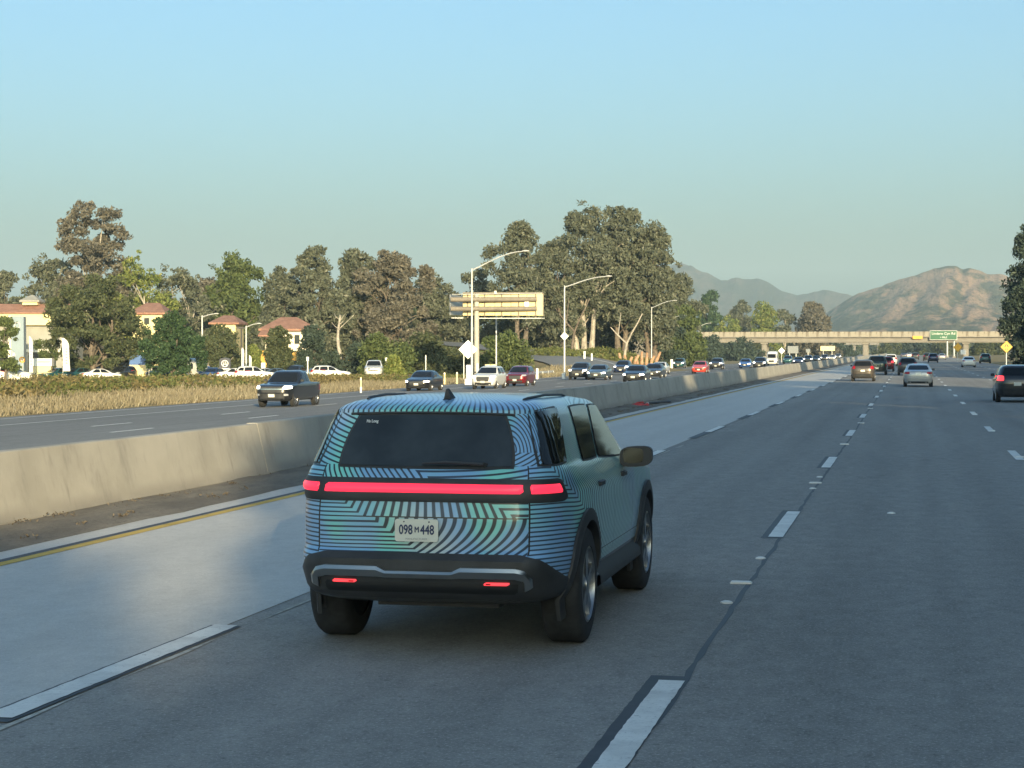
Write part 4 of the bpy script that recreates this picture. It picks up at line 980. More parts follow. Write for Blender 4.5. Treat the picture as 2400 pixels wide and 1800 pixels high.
def tree_meshes(key, H, Wd, base, nclump, crad, per, leaf, lm, bark, seed, shape='round', tr=0.35, limbs=22, droop=0.5, bare=0.0, lean=0.0, fork=1):
    if key in TREEM: return TREEM[key]
    rg = np.random.default_rng(seed); rd = random.Random(seed)
    cs = []; rs = []
    def env(t):
        if shape == 'round': return math.sqrt(max(0.03, 1 - (2 * t - 0.9) ** 2 / 1.25))
        if shape == 'tall': return (0.55 + 0.45 * math.sin(math.pi * min(1, t * 1.1 + 0.05))) * (1 - 0.55 * max(0, t - 0.65) / 0.35)
        if shape == 'cone': return (1 - t) * 0.9 + 0.12
        if shape == 'umbrella': return 0.45 + 0.55 * math.sin(math.pi * min(1, 0.15 + t * 0.75))
        if shape == 'dome': return math.sqrt(max(0.02, 1 - t * t))
        return 1
    # a few rounded heads of foliage inside the crown's outline, each carrying clumps over its surface
    nh = max(5, nclump // 6); heads = []
    for k in range(nh):
        t = (k + rd.random()) / nh; e = env(t) * Wd / 2; a = k * 2.4 + rd.uniform(-0.6, 0.6); hr = Wd * rd.uniform(0.13, 0.22)
        r = max(0.0, e * rd.uniform(0.45, 1.05) - hr * 0.4) * (0.55 if t > 0.82 else 1)
        heads.append((r * math.cos(a), r * math.sin(a), H * base + H * (1 - base) * t - hr * 0.6, hr))
    for k in range(nclump):
        hx, hy, hz, hr = heads[k % nh]; a = rd.random() * 6.283; zz = rd.uniform(-0.75, 1.0); q = math.sqrt(1 - zz * zz)
        cr = crad * rd.uniform(0.5, 0.95); cs.append((hx + hr * q * math.cos(a) + lean * hz, hy + hr * q * math.sin(a), hz + hr * zz * 1.15)); rs.append(cr)
    for k in range(int(nclump * 0.8)):                                   # thin sprays that break the outline
        hx, hy, hz, hr = heads[rd.randrange(nh)]; a = rd.random() * 6.283; zz = rd.uniform(-0.4, 1.0); q = math.sqrt(1 - zz * zz); ro = hr * rd.uniform(1.05, 1.35)
        cs.append((hx + ro * q * math.cos(a), hy + ro * q * math.sin(a), hz + ro * zz * 1.1)); rs.append(crad * rd.uniform(0.28, 0.5))
    n0 = nclump; V, F = leaves(rg, cs[:n0], rs[:n0], int(per * 0.66), leaf * 0.86, droop)
    V2, F2 = leaves(rg, cs[n0:], rs[n0:], max(20, int(per * 0.15)), leaf * 0.75, droop); F = np.concatenate([F, F2 + len(V)]); V = np.concatenate([V, V2])
    cm = npmesh('crown', V, F, lm)
    mb = MB(); top = H * (base + (1 - base) * 0.55)
    trunks = []
    for k in range(fork):
        ox_ = (k - (fork - 1) / 2) * tr * 2.2; dx = (k - (fork - 1) / 2) * Wd * 0.16
        pts = []; n = 9
        for i in range(n + 1):
            t = i / n; pts.append((ox_ + dx * t + lean * top * t + tr * 1.2 * math.sin(t * 5 + k + seed) * t, tr * 1.2 * math.cos(t * 4 + seed) * t, -0.35 + (top + 0.35) * t))
        mb.tube(pts, [tr * (1.35 if i == 0 else 1.08 if i == 1 else 1 - 0.75 * i / n) for i in range(n + 1)], 8); trunks.append(pts)
    order = sorted(range(nclump), key=lambda i: rd.random())[:limbs]
    for i in order:
        c = Vector(cs[i]); pts = trunks[i % fork]; j = max(2, min(len(pts) - 1, int((c.z / top) * len(pts) * rd.uniform(0.45, 0.75))))
        s0 = Vector(pts[j]); mid = s0.lerp(c, 0.5) + Vector((rd.uniform(-.3, .3), rd.uniform(-.3, .3), rd.uniform(0, 0.6)))
        r0 = tr * 0.34 * (1 - 0.5 * j / len(pts)); mb.tube([s0, mid, c], [r0, r0 * 0.7, r0 * 0.25], 5)
    tm = mb.mesh('trunk', bark, True)
    TREEM[key] = (tm, cm); return TREEM[key]
def tree(key, px, py_base, d, H, Wd, label, name='tree', group=None, rot=0.0, sx=1.0, sz=1.0, z=None, **k):
    tm, cm = tree_meshes(key, H, Wd, **k) if k else TREEM[key]
    p = dp(px, py_base, d); p.z = zground(p.x, p.y) if z is None else z
    t = empty(name, p, rot, label, 'tree', group); t.scale = (sx, sx, sz)
    link('trunk', tm, t); link('crown', cm, t); return t
def topz(py, d): return CH + (HZ - py) * d / FPX            # height above the road of something seen at row py
def htree(key, px, py_top, d, Wpx, label, **k):
    """tree whose top is seen at row py_top, crown Wpx pixels wide, standing at distance d"""
    p = dp(px, 840, d); zg = zground(p.x, p.y); H = topz(py_top, d) - zg
    return tree(key, px, 840, d, H, Wpx * d / FPX, label, **k)
EU = 'trees behind the car lots'
GR = 'tall eucalyptus grove beside the off-ramp'
# the big grove
htree('g1', 1222, 533, 300, 150, 'eucalyptus at the left end of the tall grove', group=GR, base=0.36, nclump=90, crad=1.7, per=210, leaf=0.36, lm=L_EUC, bark=m_bark, seed=11, shape='round', tr=0.45, fork=2)
htree('g2', 1300, 575, 308, 150, 'shorter eucalyptus second from left in the tall grove', group=GR, base=0.22, nclump=100, crad=1.8, per=220, leaf=0.38, lm=L_EUC, bark=m_bark, seed=12, shape='round', tr=0.45, fork=2)
htree('g3', 1368, 488, 312, 180, 'tallest eucalyptus in the middle of the grove', group=GR, base=0.34, nclump=130, crad=1.9, per=210, leaf=0.38, lm=L_EUC, bark=m_pale, seed=13, shape='round', tr=0.5, fork=3)
htree('g4', 1456, 497, 316, 190, 'tall broad eucalyptus right of the tallest one in the grove', group=GR, base=0.30, nclump=140, crad=1.9, per=210, leaf=0.38, lm=L_EUC, bark=m_bark, seed=14, shape='round', tr=0.5, fork=2)
htree('g5', 1528, 541, 318, 150, 'eucalyptus at the right end of the tall grove', group=GR, base=0.22, nclump=120, crad=1.9, per=220, leaf=0.38, lm=L_EUC, bark=m_bark, seed=15, shape='round', tr=0.45, fork=2)
htree('g6', 1400, 640, 340, 330, 'dense tree in shade-dark leaves filling the back of the grove', group=GR, base=0.04, nclump=120, crad=2.6, per=300, leaf=0.45, lm=L_SHD, bark=m_bark, seed=16, shape='round', tr=0.5)  # supplies the dark shadow low in the grove through its leaf colour
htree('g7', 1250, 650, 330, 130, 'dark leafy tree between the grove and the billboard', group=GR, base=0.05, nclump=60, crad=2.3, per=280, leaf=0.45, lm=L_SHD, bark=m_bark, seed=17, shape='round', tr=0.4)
# line of trees behind the dealerships
htree('a1', 220, 482, 300, 200, 'tallest reddish eucalyptus towering behind the cream showroom', group=EU, base=0.22, nclump=110, crad=1.75, per=224, leaf=0.40, lm=L_RED, bark=m_pale, seed=21, shape='round', tr=0.5)
htree('a2', 120, 612, 310, 190, 'dark rounded tree left of the tallest eucalyptus', group=EU, base=0.15, nclump=90, crad=1.84, per=204, leaf=0.42, lm=L_EUC, bark=m_bark, seed=22, shape='umbrella', tr=0.4)
htree('a3', 10, 645, 320, 80, 'loose tree at the left photo edge above the tile roof', group=EU, base=0.25, nclump=40, crad=1.7, per=260, leaf=0.42, lm=L_EUC, bark=m_bark, seed=23, shape='umbrella', tr=0.35)
htree('a4', 330, 612, 300, 150, 'pale thin-leaved eucalyptus right of the tallest one', group=EU, base=0.3, nclump=70, crad=1.47, per=115, leaf=0.36, lm=L_LIM, bark=m_pale, seed=24, shape='umbrella', tr=0.38, fork=2)
htree('a5', 425, 628, 305, 170, 'pale forked eucalyptus with bare lower trunks', group=EU, base=0.28, nclump=80, crad=1.56, per=149, leaf=0.38, lm=L_EUC, bark=m_pale, seed=25, shape='umbrella', tr=0.4, fork=3)
htree('a6', 550, 610, 310, 190, 'broad green dome tree behind the small red roof', group=EU, base=0.1, nclump=120, crad=1.93, per=217, leaf=0.42, lm=L_GRN, bark=m_bark, seed=26, shape='dome', tr=0.5)
htree('a7', 665, 638, 305, 140, 'olive tree just left of the hollow-topped eucalyptus', group=EU, base=0.08, nclump=90, crad=1.84, per=210, leaf=0.42, lm=L_EUC, bark=m_bark, seed=27, shape='round', tr=0.4)
htree('a8', 740, 592, 300, 150, 'eucalyptus with open hollow top above the hip roof', group=EU, base=0.16, nclump=100, crad=1.66, per=217, leaf=0.40, lm=L_EUC, bark=m_bark, seed=28, shape='round', tr=0.42)
htree('a9', 835, 605, 306, 170, 'full rounded eucalyptus behind the bare pale trunk', group=EU, base=0.06, nclump=110, crad=1.84, per=224, leaf=0.42, lm=L_EUC, bark=m_bark, seed=29, shape='round', tr=0.45)
htree('a10', 925, 594, 300, 170, 'double-topped reddish eucalyptus right of the bare pale trunk', group=EU, base=0.08, nclump=110, crad=1.75, per=224, leaf=0.42, lm=L_RED, bark=m_bark, seed=30, shape='round', tr=0.45, fork=2)
htree('a11', 1020, 655, 320, 150, 'low olive tree left of the billboard', group=EU, base=0.06, nclump=80, crad=1.84, per=204, leaf=0.42, lm=L_EUC, bark=m_bark, seed=31, shape='round', tr=0.4)
htree('a12', 1118, 640, 330, 110, 'small rounded olive tree rising above the billboard', group=EU, base=0.06, nclump=60, crad=1.75, per=190, leaf=0.42, lm=L_EUC, bark=m_bark, seed=32, shape='round', tr=0.4)
htree('a13', 480, 655, 330, 140, 'brownish tree filling behind the forked eucalyptus', group=EU, base=0.06, nclump=60, crad=2.4, per=280, leaf=0.46, lm=L_RED, bark=m_bark, seed=33, shape='round', tr=0.4)
htree('a14', 260, 670, 335, 200, 'brownish tree filling behind the big oak', group=EU, base=0.06, nclump=70, crad=2.6, per=260, leaf=0.48, lm=L_RED, bark=m_bark, seed=34, shape='round', tr=0.4)
# nearer trees on the lots
htree('b1', 232, 668, 215, 235, 'big spreading oak in front of the cream showroom', group='trees on the car lots', base=0.30, nclump=95, crad=1.35, per=330, leaf=0.26, lm=L_OAK, bark=m_bark, seed=41, shape='umbrella', tr=0.38, fork=2)
htree('b2', 405, 744, 205, 150, 'dense dark green tree right of the big oak', group='trees on the car lots', base=0.24, nclump=80, crad=1.0, per=330, leaf=0.22, lm=L_DRK, bark=m_bark, seed=42, shape='umbrella', tr=0.25)
htree('b3', 12, 752, 200, 78, 'small round green tree at the left photo edge', group='trees on the car lots', base=0.32, nclump=34, crad=0.8, per=260, leaf=0.22, lm=L_GRN, bark=m_bark, seed=43, shape='round', tr=0.16)
htree('b4', 598, 800, 215, 36, 'small lime green tree beside the lot lamp', group='trees on the car lots', base=0.2, nclump=24, crad=0.6, per=200, leaf=0.20, lm=L_LIM, bark=m_bark, seed=44, shape='cone', tr=0.1)
htree('b5', 655, 775, 225, 95, 'dark layered cypress-like tree before the hip roof house', group='trees on the car lots', base=0.1, nclump=60, crad=0.9, per=300, leaf=0.24, lm=L_OAK, bark=m_bark, seed=45, shape='cone', tr=0.2)
htree('b6', 490, 800, 225, 90, 'loose grey green tree left of the lot lamp', group='trees on the car lots', base=0.12, nclump=46, crad=1.0, per=220, leaf=0.24, lm=L_OAK, bark=m_pale, seed=46, shape='round', tr=0.16)
htree('b7', 735, 770, 235, 80, 'blue green tree right of the hip roof house', group='trees on the car lots', base=0.08, nclump=50, crad=1.1, per=280, leaf=0.26, lm=L_SHD, bark=m_bark, seed=47, shape='round', tr=0.2)
htree('b8', 105, 795, 235, 75, 'thin young tree in front of the grey showroom wall', group='trees on the car lots', base=0.2, nclump=26, crad=0.8, per=110, leaf=0.22, lm=L_GRN, bark=m_bark, seed=48, shape='round', tr=0.1)
htree('b9', 520, 770, 238, 105, 'loose olive tree in front of the small red-roofed building', group='trees on the car lots', base=0.1, nclump=60, crad=0.9, per=170, leaf=0.24, lm=L_OAK, bark=m_pale, seed=49, shape='round', tr=0.16, fork=2)
# leafless pale trunk
def bare(px, py_top, d, label, seed, fork=False, bark=m_pale, spread=1.0, tr=0.35):
    p = dp(px, 840, d); p.z = zground(p.x, p.y); H = topz(py_top, d) - p.z
    t = empty('bare_tree', p, 0, label, 'tree'); rd = random.Random(seed); mb = MB()
    if not fork:
        pts = [(tr * 0.8 * math.sin(i * 0.9), 0.1 * math.cos(i), H * i / 8 - 0.3 * (i == 0)) for i in range(9)]
        mb.tube(pts, [tr * (1.2 - 0.09 * i) for i in range(9)], 10); o = mb.build('trunk', bark, t, True)
        for k in range(6):
            z = H * rd.uniform(0.5, 0.95); s = -1 if k % 2 else 1; L = rd.uniform(0.9, 2.2) * spread; q = MB()
            q.tube([(tr * 0.4, 0, z), (s * L * 0.5, rd.uniform(-.5, .5), z + L * 0.45), (s * L, rd.uniform(-1, 1), z + L * rd.uniform(0.7, 1.1))], [tr * 0.26, tr * 0.15, 0.03], 6); q.build('branch', bark, t, True)
    else:
        zf = H * 0.42
        mb.tube([(0, 0, -0.3), (0.15, 0, zf * 0.5), (0.45, 0, zf)], [tr * 1.25, tr, tr * 0.9], 10); mb.build('trunk', bark, t, True)
        for pts, r0 in (([(0.45, 0, zf), (-0.9, 0, zf + H * 0.16), (-2.1, 0.2, zf + H * 0.32)], 0.7), ([(0.45, 0, zf), (1.2, 0, zf + H * 0.2), (2.2, -0.3, H * 0.82), (2.9, -0.2, H)], 0.72), ([(-0.9, 0, zf + H * 0.16), (-0.7, 0.2, H * 0.8), (-0.5, 0.3, H * 1.02)], 0.42)):
            MB().tube(pts, [tr * r0 * (1 - 0.55 * i / (len(pts) - 1)) for i in range(len(pts))], 8).build('branch', bark, t, True)
    return t
bare(795, 738, 250, 'pale leafless trunk standing alone right of the hip roof house', 5, tr=0.27)
bare(1462, 735, 285, 'pale forked eucalyptus trunk in front of the tall grove', 6, True, tr=0.23)
bare(1340, 700, 296, 'grey forked trunk in the shade under the grove', 7, True, m_bark, tr=0.24)
for px, pt, s, lb in ((1472, 826, 1, 'tan peeling trunk cluster left of the white sedan'), (1510, 822, 2, 'tan peeling trunk cluster behind the white sedan')):
    p = dp(px, 840, 280); p.z = zground(p.x, p.y); H = topz(pt, 280) - p.z; t = empty('tree_stump', p, 0, lb, 'tree'); rd = random.Random(s)
    for k in range(3 + s): MB().tube([((k - 1.5) * 0.55, rd.uniform(-.3, .3), -0.3), ((k - 1.5) * 0.75, 0, H * 0.5), ((k - 1.5) * 1.0 + rd.uniform(-.2, .2), 0, H * rd.uniform(0.7, 1.05))], [0.30, 0.24, 0.17], 8).build('trunk', m_tan, t, True)
# shrubs
def shrub(key, px, py_top, d, Wpx, lm, label, seed, name='shrub', n=26, leaf=0.26, per=260):
    p = dp(px, 840, d); p.z = zground(p.x, p.y); H = max(0.8, topz(py_top, d) - p.z); Wd = Wpx * d / FPX
    if key not in TREEM:
        rg = np.random.default_rng(seed); rd = random.Random(seed); cs = []; rs = []
        for k in range(n):
            a = rd.random() * 6.283; r = math.sqrt(rd.random()) * Wd / 2 * 0.9; q = 1 - (2 * r / Wd) ** 2; cs.append((r * math.cos(a), r * math.sin(a) * 0.7, H * rd.uniform(0.12, 0.86) * (0.35 + 0.65 * q))); rs.append(H * rd.uniform(0.16, 0.26))
        V, F = leaves(rg, cs, rs, per, leaf, 0.0, 0.85); cm = npmesh('crown', V, F, lm)
        mb = MB()
        for k in range(0, n, 3): mb.tube([(0, 0, -0.2), (cs[k][0] * 0.4, cs[k][1] * 0.4, cs[k][2] * 0.6), cs[k]], [0.07, 0.05, 0.02], 5)
        TREEM[key] = (mb.mesh('trunk', m_bark, True), cm)
    t = empty(name, p, 0, label, 'shrub', 'shrubs below the tree line'); link('trunk', TREEM[key][0], t); link('crown', TREEM[key][1], t); return t
shrub('s1', 905, 765, 235, 120, L_GRN, 'large green bush above the black sedan', 51)
shrub('s2', 985, 752, 240, 120, L_OAK, 'large olive bush left of the billboard pole', 52)
shrub('s3', 1185, 755, 245, 120, L_GRN, 'light green bush right of the billboard pole', 53)
shrub('s4', 1075, 790, 250, 100, L_OAK, 'olive bush behind the billboard pole', 54)
shrub('s5', 925, 832, 195, 40, L_LIM, 'low yellow green bush above the black sedan roof', 55, leaf=0.2)
shrub('s6', 845, 790, 245, 70, L_SHD, 'blue green bush right of the pale leafless trunk', 56)
shrub('s7', 770, 815, 240, 60, L_SHD, 'dark bush at the foot of the pale leafless trunk', 57)
shrub('s8', 1560, 800, 330, 90, L_SHD, 'dark bush under the third lamp post', 58)
shrub('s9', 540, 815, 240, 60, L_OAK, 'olive bush behind the round emblem sign', 59)
# right of the grove, towards the overpass
B2 = 'trees around the overpass'
htree('c1', 1600, 655, 420, 90, 'dark tree with ragged top right of the grove', group=B2, base=0.1, nclump=50, crad=2.4, per=280, leaf=0.5, lm=L_EUC, bark=m_bark, seed=61, shape='tall', tr=0.4)
htree('c2', 1598, 722, 380, 110, 'green rounded tree where the bridge meets the grove', group=B2, base=0.05, nclump=60, crad=2.2, per=300, leaf=0.45, lm=L_GRN, bark=m_bark, seed=62, shape='round', tr=0.4)
htree('c3', 1665, 690, 720, 70, 'dark flat-layered pine behind the bridge left end', group=B2, base=0.3, nclump=40, crad=3.0, per=240, leaf=0.8, lm=L_DRK, bark=m_bark, seed=63, shape='cone', tr=0.5)
htree('c4', 1705, 742, 700, 80, 'yellow green tree behind the bridge railing', group=B2, base=0.1, nclump=40, crad=3.0, per=240, leaf=0.75, lm=L_LIM, bark=m_bark, seed=64, shape='round', tr=0.5)
htree('c5', 1790, 715, 720, 90, 'bright green pointed tree behind the bridge railing', group=B2, base=0.1, nclump=44, crad=3.2, per=240, leaf=0.75, lm=L_LIM, bark=m_bark, seed=65, shape='cone', tr=0.5)
htree('c6', 1735, 712, 760, 60, 'grey olive tree left of the bright green pointed tree', group=B2, base=0.1, nclump=40, crad=3.0, per=240, leaf=0.8, lm=L_EUC, bark=m_bark, seed=66, shape='round', tr=0.5)
htree('c7', 1840, 722, 740, 60, 'sparse grey tree with pale limbs behind the bridge', group=B2, base=0.25, nclump=30, crad=2.6, per=170, leaf=0.75, lm=L_EUC, bark=m_pale, seed=67, shape='umbrella', tr=0.6)
htree('c8', 1905, 714, 730, 108, 'broad brownish dome tree behind the bridge', group=B2, base=0.05, nclump=70, crad=3.4, per=280, leaf=0.8, lm=L_RED, bark=m_bark, seed=68, shape='dome', tr=0.6)
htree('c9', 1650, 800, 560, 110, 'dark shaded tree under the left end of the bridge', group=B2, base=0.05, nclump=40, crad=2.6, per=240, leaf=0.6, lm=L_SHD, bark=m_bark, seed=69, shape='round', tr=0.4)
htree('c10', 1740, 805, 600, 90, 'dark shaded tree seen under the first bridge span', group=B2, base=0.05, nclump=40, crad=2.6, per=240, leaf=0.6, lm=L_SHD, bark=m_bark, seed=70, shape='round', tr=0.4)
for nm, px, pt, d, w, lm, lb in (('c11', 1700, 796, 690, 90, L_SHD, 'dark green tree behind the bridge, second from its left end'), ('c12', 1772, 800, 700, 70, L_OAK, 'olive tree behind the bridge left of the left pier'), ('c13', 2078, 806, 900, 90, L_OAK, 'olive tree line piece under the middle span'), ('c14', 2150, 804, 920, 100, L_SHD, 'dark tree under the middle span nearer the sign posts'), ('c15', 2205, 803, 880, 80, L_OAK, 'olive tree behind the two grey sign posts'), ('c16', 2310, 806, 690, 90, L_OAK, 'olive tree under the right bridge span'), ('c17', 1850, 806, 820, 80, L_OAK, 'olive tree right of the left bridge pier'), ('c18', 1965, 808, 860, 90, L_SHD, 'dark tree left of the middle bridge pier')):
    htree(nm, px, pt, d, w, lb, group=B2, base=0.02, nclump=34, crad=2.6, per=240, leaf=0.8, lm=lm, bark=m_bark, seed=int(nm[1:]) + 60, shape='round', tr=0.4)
htree('r1', 2425, 520, 300, 150, 'tall dark tree cut by the right photo edge', group='dark trees at the right roadside', base=0.06, nclump=90, crad=2.0, per=360, leaf=0.40, lm=L_SHD, bark=m_bark, seed=71, shape='tall', tr=0.5)
htree('r2', 2448, 700, 270, 160, 'lower dark bushy tree behind the yellow diamond sign', group='dark trees at the right roadside', base=0.02, nclump=70, crad=2.0, per=320, leaf=0.40, lm=L_SHD, bark=m_bark, seed=72, shape='round', tr=0.4)
# far wood under and beyond the bridge
rg = np.random.default_rng(80); rd = random.Random(80); cs = []; rs = []
for k in range(300):
    px = rd.uniform(1480, 2560); d = rd.uniform(1330, 1750); py = rd.uniform(792, 822) + (6 if 1950 < px < 2080 else 0)
    p = dp(px, py, d); cs.append(tuple(p)); rs.append(rd.uniform(4, 8))
for k in range(200):
    px = rd.uniform(-200, 1500); d = rd.uniform(420, 520); p = dp(px, rd.uniform(720, 815), d); cs.append(tuple(p)); rs.append(rd.uniform(3, 5))
V, F = leaves(rg, cs, rs, 150, 1.1)
tag(link('distant_wood', npmesh('distant_wood', V, F, L_OAK)), 'distant wood beyond the bridge and the lots', 'wood', kind='stuff')
# windbreak of dense roadside trees to the right, out of frame, that throws the long evening shade over the lanes
TREEM['wb'] = tree_meshes('wb', 13.2, 8.5, base=0.0, nclump=130, crad=1.5, per=190, leaf=0.38, lm=L_SHD, bark=m_bark, seed=91, shape='tall', tr=0.4)
WB = [(-53.5, 0.90), (-49.5, 0.84), (-45.0, 0.83), (-37.7, 0.70), (-30.2, 1.12), (-25.5, 1.2), (-20.5, 1.16), (-14.5, 1.2), (-8.5, 1.16), (-2.5, 1.2), (3.5, 1.15), (9.5, 1.2), (15, 1.15), (19.8, 1.12), (34, 1.12), (48, 1.12), (64, 1.05), (71, 0.80)]
for i, (y, s) in enumerate(WB):
    t = empty('roadside_tree', (16.5 + 0.3 * math.sin(i * 2.3), y, 0.15), i * 1.7, 'dense tree of the windbreak right of the freeway, outside the photo', 'tree', 'windbreak right of the freeway')
    t.scale = (1, 1, s); link('trunk', TREEM['wb'][0], t); link('crown', TREEM['wb'][1], t)
for i, (x, y, s) in enumerate(((23, 112, 1.3), (24, 134, 1.6), (26, 152, 1.5), (27, 172, 1.9), (30, 194, 1.7), (32, 216, 2.0), (35, 240, 1.9), (39, 268, 2.1))):  # unseen trees added and stretched tall to darken the SUV's side glass reflections
    t = empty('roadside_tree', (x, y, 0.4), i * 2.1, 'dense tree of the windbreak right of the freeway, outside the photo', 'tree', 'windbreak right of the freeway')
    t.scale = (1, 1, s); link('trunk', TREEM['wb'][0], t); link('crown', TREEM['wb'][1], t)
# ------------------------------------------------------------------ roadside furniture
def local(px, py, d): return dp(px, py, d)
def lamp(px, py_kn, px_end, py_end, d, label, py_base=None, name='street_lamp', r=0.10, group='lamp posts along the opposite carriageway', head=True):
    p = dp(px, 840, d); p.z = zopp(p.x) - 0.1 if p.x > -40 else zground(p.x, p.y)
    if py_base: p.z = topz(py_base, d)
    H = topz(py_kn, d) - p.z; A = (px_end - px) * d / FPX; up = (py_kn - py_end) * d / FPX
    t = empty(name, p, YAW, label, 'street lamp', group)
    MB().tube([(0, 0, 0), (0, 0, H * 0.5), (0, 0, H + r)], [r * 1.25, r, r * 0.72], 10).build('pole', m_galv, t, True)
    MB().cbox(-r * 2, r * 2, -r * 2, r * 2, -0.2, 0.12, 0.03).build('base_plate', m_galv, t)
    pts = [(A * k, 0, H - 0.05 + up * (math.sin(k * math.pi / 2 * 0.97) ** 1.15)) for k in (0, 0.15, 0.35, 0.55, 0.75, 0.9, 1.0)]
    MB().tube(pts, [r * 0.62, r * 0.58, r * 0.52, r * 0.48, r * 0.45, r * 0.42, r * 0.40], 8).build('arm', m_galv, t, True)
    rows = []
    for q in lsp(6):
        k = math.sqrt(max(0.05, 1 - q * q)); rows.append([(A + 0.28 + q * 0.34, 0.15 * k * math.cos(a), H + up - 0.02 + (0.09 if math.sin(a) > 0 else 0.07) * k * math.sin(a)) for a in [2 * math.pi * j / 10 for j in range(11)]])
    MB().grid(rows).build('lamp_head', pmat('lamp head grey', (0.55, 0.55, 0.53), 0.4), t, True); return t
lamp(1106, 632, 1225, 588, 163, 'tall lamp post with long arm in front of the billboard')
lamp(1323, 672, 1420, 647, 187, 'lamp post with small diamond sign, second from the billboard')
lamp(1527, 721, 1578, 704, 305, 'lamp post right of the grove, nearer of the close pair')
lamp(1547, 757, 1602, 739, 345, 'lamp post right of the grove, farther of the close pair')
lamp(1638, 765, 1662, 757, 520, 'faint lamp post behind the left end of the bridge', r=0.14)
lamp(474, 742, 502, 735, 230, 'pale lot lamp rising behind the dark green tree', group='lamps on the car lots', r=0.13)
lamp(577, 766, 602, 758, 228, 'pale lot lamp beside the small lime green tree', group='lamps on the car lots', r=0.12)
m_dpost = pmat('dark post paint', (0.05, 0.048, 0.045), 0.6); m_cream = pmat('cream paint', (0.78, 0.66, 0.36), 0.7, var=0.06, scale=1); m_cwhite = pmat('warm white paint', (0.75, 0.70, 0.58), 0.7, var=0.06, scale=1)
def postlamp(px, d, py, label):
    p = dp(px, 840, d); p.z = zground(p.x, p.y); H = topz(py, d) - p.z; t = empty('lot_lamp', p, YAW, label, 'street lamp', 'lamps on the car lots')
    MB().tube([(0, 0, 0), (0, 0, H)], [0.13, 0.10], 8).build('pole', m_cwhite if px < 300 else m_dpost, t, True)
    MB().cbox(-0.5, 0.5, -0.2, 0.2, H, H + 0.2, 0.05).build('lamp_head', m_dpost, t); MB().cbox(-0.3, 0.3, -0.3, 0.3, 0, 0.5, 0.05).build('base', m_cwhite, t)
postlamp(157, 222, 744, 'pale lot lamp pole against the big oak'); postlamp(566, 240, 770, 'dark lot lamp pole left of the pale lot lamp')
# small diamond on the second lamp
def diamond(px, py, half, d, label, m_face, name='diamond_sign', back=False, posts=1, sym=None, group=None):
    c = dp(px, py, d); h = half * d / FPX; zg = zopp(c.x) if -40 < c.x < -11 else (0.0 if c.x > -11 else zground(c.x, c.y))
    t = empty(name, (c.x, c.y, zg), YAW, label, 'sign', group); z = c.z - zg
    MB().prism([(0, z - h), (h, z), (0, z + h), (-h, z)], -0.02, 0.02).build('panel', m_face, t)
    if not back:
        for a, b_ in ((0.80, 0.86),):
            rows = []
            for i in range(4):
                w0, w1 = math.pi / 2 * i, math.pi / 2 * (i + 1)
                q = [(math.cos(w0) * h * a, z + math.sin(w0) * h * a), (math.cos(w1) * h * a, z + math.sin(w1) * h * a), (math.cos(w1) * h * b_, z + math.sin(w1) * h * b_), (math.cos(w0) * h * b_, z + math.sin(w0) * h * b_)]
                MB().add([(x, -0.024, zz) for x, zz in q], [(0, 1, 2, 3)]).build('border', m_sblack, t)
    for k in range(posts):
        xx = 0 if posts == 1 else (-0.45 + 0.9 * k) * h; MB().cbox(xx - 0.05, xx + 0.05, 0.025, 0.11, -0.3, z + h * 0.5, 0.02).build('post', m_galv, t)
    return t, z, h
diamond(1323, 788, 10, 186, 'small pale diamond plate on the second lamp post', m_swhite, back=True)
diamond(1097, 819, 22, 181, 'large diamond sign seen from behind beside the billboard pole', m_alu, back=True, posts=2)
t, z, h = diamond(2359, 813, 14, 217, 'yellow diamond warning sign above the black SUV', m_syel, group='yellow warning signs right of the freeway')
for s in (-1, 1):
    MB().prism([(s * h * 0.30 - 0.06, z - 0.05), (s * h * 0.30 + 0.06, z - 0.05), (s * h * 0.08 + 0.06, z + h * 0.42), (s * h * 0.08 - 0.06, z + h * 0.42)], -0.028, -0.022).build('symbol', m_sblack, t)
    MB().prism([(s * h * 0.16 - 0.1, z - h * 0.45), (s * h * 0.16 + 0.1, z - h * 0.45), (s * h * 0.16, z - h * 0.2)], -0.028, -0.022).build('symbol', m_sblack, t)
t, z, h = diamond(2245, 814, 11, 340, 'yellow diamond warning sign by the right bridge pier', m_syel, group='yellow warning signs right of the freeway')
MB().cbox(0.5, 1.5, -0.06, -0.02, z - h * 1.5, z - h * 0.5, 0.05).build('speed_plate', m_swhite, t)
diamond(1832, 822, 8, 440, 'white backed diamond sign under the first bridge span', m_swhite, back=True)
def boardsign(px0, px1, py0, py1, d, label, m, name='sign_board', cat='sign', posts=2):
    c = dp((px0 + px1) / 2, (py0 + py1) / 2, d); w, h = (px1 - px0) * d / FPX / 2, (py1 - py0) * d / FPX / 2
    zg = 0.0 if c.x > -11 else (zopp(c.x) if c.x > -40 else zground(c.x, c.y)); t = empty(name, (c.x, c.y, zg), YAW, label, cat); z = c.z - zg
    MB().cbox(-w, w, -0.05, 0.05, z - h, z + h, 0.03).build('panel', m, t)
    for k in range(posts):
        xx = 0 if posts == 1 else (-0.6 + 1.2 * k) * w; MB().cbox(xx - 0.07, xx + 0.07, 0.06, 0.2, -0.2, z + h * 0.6, 0.02).build('post', m_galv, t)
    return t
boardsign(1846, 1871, 811, 828, 470, 'grey rectangular sign back under the first bridge span', pmat('sign back grey', (0.20, 0.22, 0.23), 0.7))
boardsign(1889, 1899, 818, 826, 480, 'small grey sign back next to the grey rectangular one', MATS['sign back grey'], posts=1)
boardsign(1923, 1957, 811, 822, 600, 'bright cream sign board seen under the bridge', m_cream)
